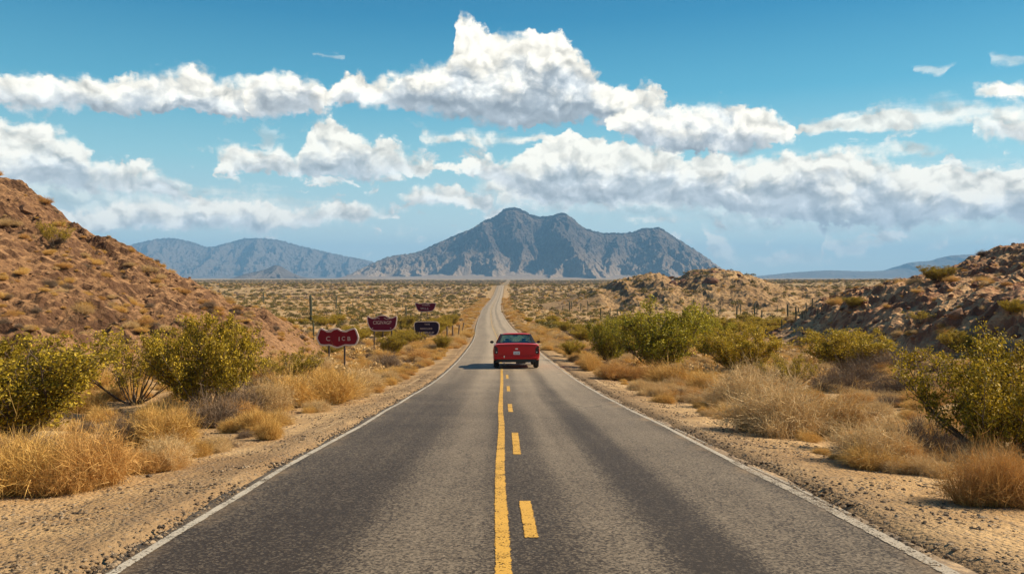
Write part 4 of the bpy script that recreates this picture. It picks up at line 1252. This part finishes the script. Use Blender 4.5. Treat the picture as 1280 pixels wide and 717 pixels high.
CT = [saguaro_part([(0, 0, -.1), (0, 0, 1), (.03, 0, 2.2), (.02, .02, 3.4), (0, 0, 4.3), (0, 0, 4.7), (0, 0, 4.85)], .24, 'trunk'),
      saguaro_part([(0, 0, -.1), (.02, 0, 1), (.0, 0.03, 2.0), (-.03, .02, 3.0), (-.02, 0, 3.7), (-.02, 0, 3.85)], .22, 'trunk')]
CA = [saguaro_part([(.1, 0, 1.9), (.55, 0, 1.95), (.74, 0, 2.25), (.78, 0, 3.0), (.78, 0, 3.5), (.78, 0, 3.62)], .15, 'arm'),
      saguaro_part([(-.1, 0, 1.5), (-.5, 0, 1.6), (-.66, 0, 1.95), (-.68, 0, 2.6), (-.68, 0, 2.72)], .14, 'arm'),
      saguaro_part([(.05, .1, 2.4), (.1, .42, 2.5), (.12, .55, 2.8), (.12, .56, 3.3), (.12, .56, 3.42)], .13, 'arm')]


def saguaro(px, py, hpx, kind, arms, label, group):
    x, y, z = at(px, py)
    h = hpx * y / F; s = h / (4.85 if kind == 0 else 3.85)
    e = link('saguaro_cactus', None, None, (x, y, z), (0, RN.uniform(-.03, .03), RN.uniform(-.5, .5) + (math.pi if RN.random() < .5 else 0)))
    link('trunk', CT[kind], e, None, None, (max(s, .5) if False else s,) * 3)
    for a in arms: link('arm', CA[a], e, None, None, s)
    return tag(e, label, 'cactus', group)


for px, py, h, k, arms, lab in [
    (389, 404, 36, 0, (), 'tallest armless saguaro on the left plain, above the red sign'),
    (392, 424, 20, 1, (), 'armless saguaro standing below the tallest one on the left plain'),
    (420, 386, 17, 0, (0,), 'saguaro with one arm right of the tallest one on the left plain'),
    (329, 378, 13, 1, (), 'lone small saguaro behind the slope of the scree hill'),
    (425, 400, 14, 1, (), 'saguaro among olive scrub left of the three-post maroon sign'),
    (508, 400, 17, 0, (), 'thin saguaro between the middle and the rear signs'),
    (514, 408, 16, 1, (1,), 'crooked saguaro with an arm left of the dark low sign'),
    (751, 402, 17, 0, (0, 1), 'two-armed saguaro left above the tallest mesquite'),
    (772, 396, 10, 1, (), 'short thick saguaro above the tallest mesquite'),
    (712, 391, 14, 0, (0,), 'saguaro with one arm out right of the far road'),
    (735, 387, 11, 1, (), 'small saguaro left of the pale knoll'),
    (943, 399, 20, 0, (0, 1), 'double saguaro in the row below the pale knoll'),
    (921, 402, 20, 0, (), 'thin tall saguaro in the row below the pale knoll'),
    (952, 401, 14, 1, (), 'dark saguaro right of the double one below the pale knoll'),
    (985, 402, 22, 0, (), 'thin saguaro left of the red hill toe'),
    (995, 399, 16, 1, (0,), 'saguaro with one arm beside the thin one left of the red hill toe'),
    (1008, 392, 14, 0, (), 'last saguaro of the row just left of the red hill toe'),
    (977, 413, 14, 1, (), 'stubby saguaro nearest the red hill toe'),
    (957, 422, 13, 1, (), 'dark stump-like saguaro behind the olive bushes on the right'),
]:
    saguaro(px, py, h, k, arms, lab, 'saguaro cacti')
rg = random.Random(12)
for i in range(26):
    px = rg.uniform(700, 1030); py = rg.uniform(382, 402)
    saguaro(px, py, rg.uniform(6, 13), rg.randrange(2), rg.choice([(), (), (0,), (1,)]), 'one of the small saguaros scattered below the pale knoll', 'small saguaros below the pale knoll')
for i in range(10):
    saguaro(rg.uniform(290, 560), rg.uniform(374, 392), rg.uniform(5, 9), rg.randrange(2), (), 'one of the small saguaros far out on the left plain', 'small saguaros on the left plain')

# wooden fence posts by the bend
for i, (px, py, h) in enumerate([(559, 429, 21), (566, 424, 17), (573, 421, 15), (578, 415, 12)]):
    x, y, z = at(px, py); hh = h * y / F
    bm = bmesh.new(); bmesh.ops.create_cone(bm, cap_ends=True, segments=9, radius1=.095, radius2=.08, depth=hh + .3)
    bmesh.ops.translate(bm, verts=bm.verts, vec=(0, 0, hh / 2 - .15))
    for v in bm.verts: v.co.x += 0.03 * math.sin(v.co.z * 2 + i); v.co.z += 0.03 * math.sin(v.co.x * 40)
    me = bpy.data.meshes.new('fence_post'); bm.to_mesh(me); bm.free(); me.materials.append(M['wood'])
    tag(link('fence_post', me, None, (x, y, z), (.03 * i, -.04 * i, i)), ['wooden fence post nearest the camera, right of the dark low sign', 'second wooden fence post beside the bend of the road', 'third wooden fence post beside the bend of the road', 'furthest and shortest fence post by the bend'][i], 'fence post', 'fence posts by the bend')


# ------------------------------------------------------------------ signs
def plate_mesh(name, outline, depth, mat, y0=0.0, bev=0.012):
    bm = bmesh.new(); vs = [bm.verts.new((x, y0, z)) for x, z in outline]
    f = bm.faces.new(vs); bm.normal_update()
    r = bmesh.ops.extrude_face_region(bm, geom=[f])
    bmesh.ops.translate(bm, verts=[g for g in r['geom'] if isinstance(g, bmesh.types.BMVert)], vec=(0, depth, 0))
    bmesh.ops.recalc_face_normals(bm, faces=bm.faces)
    me = bpy.data.meshes.new(name); bm.to_mesh(me); bm.free(); me.materials.append(mat)
    return me


def smooth_outline(pts, n=6):
    p = np.array(pts, float); out = []
    for i in range(len(p)):
        a, b, c, d = p[i - 1], p[i], p[(i + 1) % len(p)], p[(i + 2) % len(p)]
        for t in np.linspace(0, 1, n, endpoint=False):
            q = 0.5 * ((2 * b) + (-a + c) * t + (2 * a - 5 * b + 4 * c - d) * t * t + (-a + 3 * b - 3 * c + d) * t ** 3)
            out.append(tuple(q * 0.75 + (b * (1 - t) + c * t) * 0.25))
    return out


def grow(pts, d):
    p = np.array(pts); n = len(p); area = 0.5 * sum(p[i][0] * p[(i + 1) % n][1] - p[(i + 1) % n][0] * p[i][1] for i in range(n))
    out = []
    for i in range(n):
        t = p[(i + 1) % n] - p[i - 1]; t = t / (np.linalg.norm(t) + 1e-9); nrm = np.array([t[1], -t[0]]) * (1 if area > 0 else -1)
        out.append(tuple(p[i] + nrm * d))
    return out


def rim_mesh(name, outer, inner, y0, y1, mat):
    n = len(outer); v = [(x, y0, z) for x, z in outer] + [(x, y0, z) for x, z in inner] + [(x, y1, z) for x, z in outer] + [(x, y1, z) for x, z in inner]
    f = []
    for i in range(n):
        j = (i + 1) % n
        f += [(i, j, n + j, n + i), (2 * n + i, 3 * n + i, 3 * n + j, 2 * n + j), (i, 2 * n + i, 2 * n + j, j), (n + i, n + j, 3 * n + j, 3 * n + i)]
    return mesh(name, v, f, mat)


def text_mesh(s, size, name='lettering', mat=None, sx=1.0, bold=0.0):
    cu = bpy.data.curves.new(name, 'FONT'); cu.body = s; cu.size = size; cu.align_x = 'CENTER'; cu.align_y = 'CENTER'; cu.extrude = 0.006; cu.offset = bold
    o = bpy.data.objects.new(name, cu); COL.objects.link(o)
    dg = bpy.context.evaluated_depsgraph_get()
    me = bpy.data.meshes.new_from_object(o.evaluated_get(dg)); bpy.data.objects.remove(o); bpy.data.curves.remove(cu)
    me.materials.clear(); me.materials.append(mat); me.name = name
    return me


def sign(name, base, outline_px, origin, scale, face, texts, posts, label, rot=0.0, rim=0.07, foot=None, scroll=None):
    """outline in zoomed pixels: origin = photo px of the zoom's corner, scale = zoom factor"""
    X0, Y0, Z0 = base
    def w(p): return ((origin[0] + p[0] / scale - CX) / F * Y0 - X0, (HY - (origin[1] + p[1] / scale)) / F * Y0 - Z0)
    e = link(name, None, None, base, (0, 0, rot)); tag(e, label, 'sign', 'maroon signs left of the road')
    out = smooth_outline([w(p) for p in outline_px]); inn = grow(out, -rim)
    link('sign_panel', plate_mesh('sign_panel', grow(out, -rim * .5), 0.05, face, -0.025), e)
    link('rim', rim_mesh('rim', out, inn, -0.045, 0.045, M['sign_edge']), e)
    for s, p, size, sx in texts:
        a, b = w(p)
        link('lettering', text_mesh(s, size * 0.82, 'lettering', M['lettering'], bold=0.003), e, (a, -0.034, b), (math.radians(90), 0, 0), (sx, 1, 1))
    for px, top in posts:
        a, t = w((px, top)); gz = float(surf(np.array([X0 + a]), np.array([Y0 + .06]))[0]) - Z0 - .25
        bm = bmesh.new(); bmesh.ops.create_cube(bm, size=1.0)
        bmesh.ops.scale(bm, verts=bm.verts, vec=(.085, .07, t - gz)); bmesh.ops.translate(bm, verts=bm.verts, vec=(a, .085, (t + gz) / 2))
        bmesh.ops.bevel(bm, geom=bm.edges[:], offset=.01, segments=1, affect='EDGES')
        me = bpy.data.meshes.new('post'); bm.to_mesh(me); bm.free(); me.materials.append(M['post'])
        link('post', me, e)
    if scroll:
        for path in scroll:
            T = Tubes(); q = [w(p) for p in path]
            T.add([(a, -0.035, b) for a, b in q], [0.022] * len(q), 5); link('scroll_trim', T.mesh('scroll_trim', M['sign_edge']), e)
    return e


O = (380, 365); K = 6.4
b1 = at(421, 459)
sign('road_sign', b1, [(100, 365), (112, 325), (122, 298), (138, 286), (158, 294), (184, 304), (212, 300), (240, 288), (270, 287), (300, 303), (330, 307), (358, 296), (388, 288), (408, 288), (424, 310), (440, 362), (430, 400), (412, 424), (372, 428), (330, 427), (302, 438), (270, 447), (238, 440), (206, 427), (160, 429), (128, 422), (112, 398)],
     O, K, M['maroon'], [('C', (194, 373), .38, 1.0), ('I', (282, 375), .36, 1.2), ('C', (316, 372), .34, .9), ('B', (360, 373), .34, 1.1)], [(198, 420), (322, 420)],
     'nearest and widest maroon sign, double-shield shape on two posts', scroll=[[(160, 300), (185, 318), (215, 318), (240, 300), (262, 294)], [(285, 296), (310, 316), (340, 318), (365, 304), (385, 298)]])
b2 = at(478, 438)
sign('road_sign', b2, [(503, 196), (512, 189), (530, 200), (556, 206), (575, 197), (600, 186), (625, 184), (652, 186), (672, 196), (698, 204), (720, 196), (738, 188), (746, 200), (744, 232), (738, 268), (722, 294), (700, 308), (660, 311), (610, 311), (560, 310), (534, 297), (516, 270), (506, 236)],
     O, K, M['plum'], [('CIGIVAGP', (626, 244), .46, .84), ('.', (549, 272), .7, 1.0), ('.', (694, 272), .7, 1.0)], [(560, 300), (630, 300), (700, 300)],
     'middle maroon sign with a wavy top, on three posts', scroll=[[(565, 214), (590, 206), (606, 212)], [(640, 206), (660, 216), (690, 210)]])
b4 = at(531, 429)
sign('road_sign', b4, [(880, 258), (886, 241), (905, 234), (950, 233), (1010, 233), (1055, 234), (1076, 246), (1084, 268), (1080, 308), (1066, 336), (1046, 346), (980, 348), (915, 347), (892, 334), (882, 306)],
     O, K, M['navy'], [('TAVE', (985, 257), .24, 1.1), ('RIDACLUDE', (978, 292), .27, .95), ('FAMPHUP', (980, 326), .40, 1.0)], [(968, 340)],
     'dark violet sign with rounded corners on a single post')
b3 = at(531, 414)
sign('road_sign', (b3[0], b3[1], b3[2]), [(888, 86), (900, 84), (925, 90), (960, 84), (1000, 88), (1030, 85), (1056, 88), (1054, 108), (1044, 134), (1024, 152), (975, 157), (925, 156), (904, 138), (893, 112)],
     O, K, M['plum'], [('WAPL', (975, 102), .52, .95), ('W.L.L', (965, 131), .50, 1.1)], [(935, 150), (990, 150)],
     'furthest small maroon sign, bowl-shaped, rising behind the dark one')


# ------------------------------------------------------------------ the red coupe
rear = at(645.5, 463)
CY = rear[1] + 0.95 + 0.55                     # rear axle ahead of the bumper, body centre ahead of that
def build_car():
    yaw_c = rear[0]
    ya, yb = rear[1] + 0.6, rear[1] + 3.45     # axles
    xm = rear[0] + (float(XC(rear[1] + 2)) - float(XC(rear[1])))
    za, zb = float(ZR(ya)) + .012, float(ZR(yb)) + .012
    pitch = math.atan2(zb - za, yb - ya)
    e = link('red_car', None, None, (xm, (ya + yb) / 2, (za + zb) / 2), (pitch, 0, math.atan2(-(float(XC(yb)) - float(XC(ya))), yb - ya) * 1.0))
    e.scale = (1.12, 1.10, 1.13)
    tag(e, 'red vintage two-door coupe driving away on the road, seen from behind', 'car')
    RA, FA = -1.425, 1.425                     # axle positions, wheel radius
    R_ = 0.335
    ys = sorted(set(np.round(np.concatenate([np.linspace(-2.28, 2.35, 36), RA + np.linspace(-.42, .42, 13), FA + np.linspace(-.42, .42, 13)]), 3)))
    W_ = Pchip([(-2.3, .955), (-2.0, .985), (-1.2, 1.0), (0, .985), (1.5, .985), (2.1, .95), (2.4, .86)])
    ZT = Pchip([(-2.3, 1.005), (-2.2, 1.03), (-1.6, 1.035), (-.6, .99), (.9, .985), (1.6, .95), (2.2, .88), (2.4, .80)])
    ZB = Pchip([(-2.3, .43), (-2.1, .37), (-1.6, .29), (0, .26), (1.8, .28), (2.4, .40)])
    secs = []
    for y in ys:
        w, zt, zb_ = float(W_(y)), float(ZT(y)), float(ZB(y))
        arch = 0
        for a in (RA, FA):
            dd = abs(y - a)
            if dd < .41: arch = max(arch, math.sqrt(.41 ** 2 - dd ** 2) + .33)
        zl = max(zb_, arch)
        prof = [(0, zb_), (w * .60, zb_), (w * .62, max(zb_, zl - .01)), (w * .93, max(zb_ + .02, zl)), (w * .985, max(zb_ + .10, zl + .01)), (w, max(zb_ + .22, zl + .02, .62)),
                (w * .985, .80), (w * .955, zt - .06), (w * .90, zt - .015), (w * .80, zt), (w * .4, zt + .018), (0, zt + .022)]
        secs.append([(x, y, z) for x, z in prof] + [(-x, y, z) for x, z in prof[-2:0:-1]])
    n = len(secs[0]); v = [p for s in secs for p in s]; f = []
    for i in range(len(secs) - 1):
        for j in range(n):
            k = (j + 1) % n; f.append((i * n + j, (i + 1) * n + j, (i + 1) * n + k, i * n + k))
    f.append(tuple(range(n))); f.append(tuple((len(secs) - 1) * n + j for j in range(n))[::-1])
    me = mesh('body', v, f, M['car_red'], True)
    bm = bmesh.new(); bm.from_mesh(me); bmesh.ops.recalc_face_normals(bm, faces=bm.faces)
    for ed in bm.edges:
        if len(ed.link_faces) == 2 and ed.calc_face_angle(0) > math.radians(38): ed.smooth = False
    bm.to_mesh(me); bm.free()
    link('body', me, e)

    def box(name, c, s, mat, par=e, bev=.015, rot=None, seg=2):
        bm = bmesh.new(); bmesh.ops.create_cube(bm, size=1.0); bmesh.ops.scale(bm, verts=bm.verts, vec=s)
        if bev: bmesh.ops.bevel(bm, geom=bm.edges[:], offset=min(bev, min(s) * .45), segments=seg, affect='EDGES')
        me = bpy.data.meshes.new(name); bm.to_mesh(me); bm.free(); me.materials.append(mat)
        return link(name, me, par, c, rot)

    def slab(name, quads, th, mat, par=e):
        """a quad given by four corners, thickened along its normal"""
        v, f = [], []
        for q in quads:
            q = [Vector(p) for p in q]; nr = (q[1] - q[0]).cross(q[3] - q[0]).normalized() * th; i = len(v)
            v += [tuple(p) for p in q] + [tuple(p - nr) for p in q]
            f += [(i, i + 1, i + 2, i + 3), (i + 7, i + 6, i + 5, i + 4)] + [(i + a, i + 4 + a, i + 4 + (a + 1) % 4, i + (a + 1) % 4) for a in range(4)]
        me = mesh(name, v, f, mat); bm = bmesh.new(); bm.from_mesh(me); bmesh.ops.recalc_face_normals(bm, faces=bm.faces); bm.to_mesh(me); bm.free()
        return link(name, me, par)

    # roof: a shallow dome
    ny, nx = 12, 13; v = []; yy = np.linspace(-.80, .42, ny); xx = np.linspace(-1, 1, nx)
    for y in yy:
        t = (y + .80) / 1.22; w = .655 - .02 * t
        for q in xx: v.append((q * w, y, 1.395 + .045 * (1 - q * q * q * q) + .022 * math.sin(t * math.pi)))
    top = len(v); v += [(x * (.97), y, z - .05) for x, y, z in v]
    f = grid_faces(ny, nx).tolist(); f += [[a + top for a in q[::-1]] for q in grid_faces(ny, nx).tolist()]
    ring = list(range(nx)) + [i * nx + nx - 1 for i in range(1, ny)] + [(ny - 1) * nx + j for j in range(nx - 2, -1, -1)] + [i * nx for i in range(ny - 2, 0, -1)]
    f += [(ring[i], ring[(i + 1) % len(ring)], ring[(i + 1) % len(ring)] + top, ring[i] + top) for i in range(len(ring))]
    me = mesh('roof', v, f, M['car_red'], True); bm = bmesh.new(); bm.from_mesh(me); bmesh.ops.recalc_face_normals(bm, faces=bm.faces); bm.to_mesh(me); bm.free(); link('roof', me, e)
    for s in (-1, 1):
        # broad rear pillar, slim front pillar
        slab('rear_pillar', [[(s * .845, -1.48, 1.0), (s * .845, -.70, .98), (s * .655, -.42, 1.395), (s * .655, -.80, 1.395)]], .05 * s, M['car_red'])
        slab('rear_pillar_facing', [[(s * .842, -1.50, 1.01), (s * .70, -1.53, 1.02), (s * .56, -.80, 1.40), (s * .655, -.80, 1.398)]], .02 * s, M['car_dark'])
        slab('front_pillar', [[(s * .84, 1.02, .98), (s * .84, .90, .98), (s * .63, .36, 1.395), (s * .63, .43, 1.395)]], .05 * s, M['car_red'])
        slab('side_window', [[(s * .828, -.72, .99), (s * .828, .90, .98), (s * .636, .36, 1.39), (s * .640, -.44, 1.39)]], .008 * s, M['glass'])
        w = box('door_mirror', (s * 1.06, .62, 1.045), (.17, .07, .115), M['car_dark'], bev=.03)
        box('mirror_arm', (-s * .10, 0, -.05), (.10, .03, .03), M['chrome'], w, .01)
        box('door_handle', (s * .998, -.30, .80), (.03, .17, .03), M['chrome'], bev=.012)
        box('wheel_arch_lining', (s * .66, RA, .50), (.05, .70, .40), M['car_dark'])
        # tail lamps wrap the corners
        tl = box('tail_light', (s * .862, -2.285, .745), (.15, .06, .27), M['lens'], bev=.03)
        box('lamp_lens', (-s * .02, -.026, -.055), (.055, .012, .045), M['reverse'], tl, .01)
        box('tail_fin_trim', (s * .90, -2.27, .905), (.11, .06, .07), M['car_dark'], bev=.02)
        T = Tubes(); T.add([(s * .52, -1.9, .27), (s * .52, -2.31, .27)], [.035, .035], 10); link('exhaust_pipe', T.mesh('exhaust_pipe', M['chrome']), e)
    slab('rear_window', [[(-.71, -1.515, 1.03), (.71, -1.515, 1.03), (.575, -.81, 1.395), (-.575, -.81, 1.395)]], .008, M['glass'])
    slab('window_seal', [[(-.74, -1.55, 1.045), (.74, -1.55, 1.045), (.71, -1.515, 1.062), (-.71, -1.515, 1.062)], [(-.60, -.835, 1.383), (.60, -.835, 1.383), (.585, -.80, 1.412), (-.585, -.80, 1.412)]], .012, M['car_dark'])
    slab('windshield', [[(-.80, 1.0, .99), (.80, 1.0, .99), (.60, .42, 1.39), (-.60, .42, 1.39)]], .008, M['glass'])
    box('cabin_trim', (0, -.25, 1.022), (1.5, 2.2, .012), M['seat'], bev=0)
    for s in (-1, 1):
        st = box('front_seat', (s * .36, -.12, 1.07), (.46, .12, .10), M['seat'], bev=.04)
        box('headrest', (0, -.01, .10), (.24, .08, .10), M['seat'], st, .04)
    box('rear_seat', (0, -.95, 1.055), (1.2, .16, .07), M['seat'], bev=.03)
    T = Tubes(); T.add([(-.36 + .18 * math.cos(a), .50 + .05 * math.sin(a), 1.13 + .16 * math.sin(a)) for a in np.linspace(0, 2 * math.pi, 21)], [.014] * 21, 6); link('steering_wheel', T.mesh('steering_wheel', M['car_dark']), e)
    box('rear_view_mirror', (0, .40, 1.33), (.22, .03, .06), M['car_dark'])
    # tail panel, bumper, plate
    bp = box('bumper', (0, -2.315, .47), (1.86, .10, .13), M['car_red'], bev=.04, seg=3)
    box('bumper_guard', (-.52, -.055, .035), (.035, .03, .09), M['chrome'], bp, .01)
    box('valance', (0, -2.20, .355), (1.66, .12, .17), M['car_dark'], bev=.03)
    box('axle', (0, RA, .30), (1.5, .12, .12), M['car_dark'], bev=.04)
    box('silencer', (.18, -1.98, .27), (.50, .30, .12), M['car_dark'], bev=.05)
    box('trunk_seam', (0, -2.284, .955), (1.52, .012, .014), M['car_dark'], bev=0)
    box('trunk_badge', (0, -2.288, .83), (.12, .015, .04), M['chrome'], bev=.01)
    pl = box('licence_plate', (.0, -2.296, .655), (.27, .02, .135), M['plate'], bev=.008)
    link('plate_text', text_mesh('IL 3 B', .074, 'plate_text', M['plate_ink'], bold=.002), pl, (0, -.013, -.012), (math.radians(90), 0, 0), (1, 1, .4))
    box('front_bumper', (0, 2.36, .46), (1.7, .10, .13), M['chrome'], bev=.04)
    for s in (-1, 1):
        box('headlight', (s * .66, 2.36, .68), (.20, .06, .17), M['reverse'], bev=.05)
        for a in (RA, FA):
            wh = link('wheel', None, e, (s * .845, a, R_))
            bm = bmesh.new(); bmesh.ops.create_cone(bm, cap_ends=True, segments=36, radius1=R_, radius2=R_, depth=.22)
            bmesh.ops.rotate(bm, verts=bm.verts, cent=(0, 0, 0), matrix=Matrix.Rotation(math.pi / 2, 3, 'Y'))
            bmesh.ops.bevel(bm, geom=[ed for ed in bm.edges if len([q for q in ed.link_faces if len(q.verts) > 8]) == 1], offset=.035, segments=3, affect='EDGES')
            me = bpy.data.meshes.new('tyre'); bm.to_mesh(me); bm.free(); me.materials.append(M['rubber']); link('tyre', me, wh)
            bm = bmesh.new(); bmesh.ops.create_cone(bm, cap_ends=True, segments=24, radius1=.20, radius2=.16, depth=.03)
            bmesh.ops.rotate(bm, verts=bm.verts, cent=(0, 0, 0), matrix=Matrix.Rotation(s * math.pi / 2, 3, 'Y')); bmesh.ops.translate(bm, verts=bm.verts, vec=(s * .118, 0, 0))
            me = bpy.data.meshes.new('rim'); bm.to_mesh(me); bm.free(); me.materials.append(M['chrome']); link('rim', me, wh)
    return e


build_car()
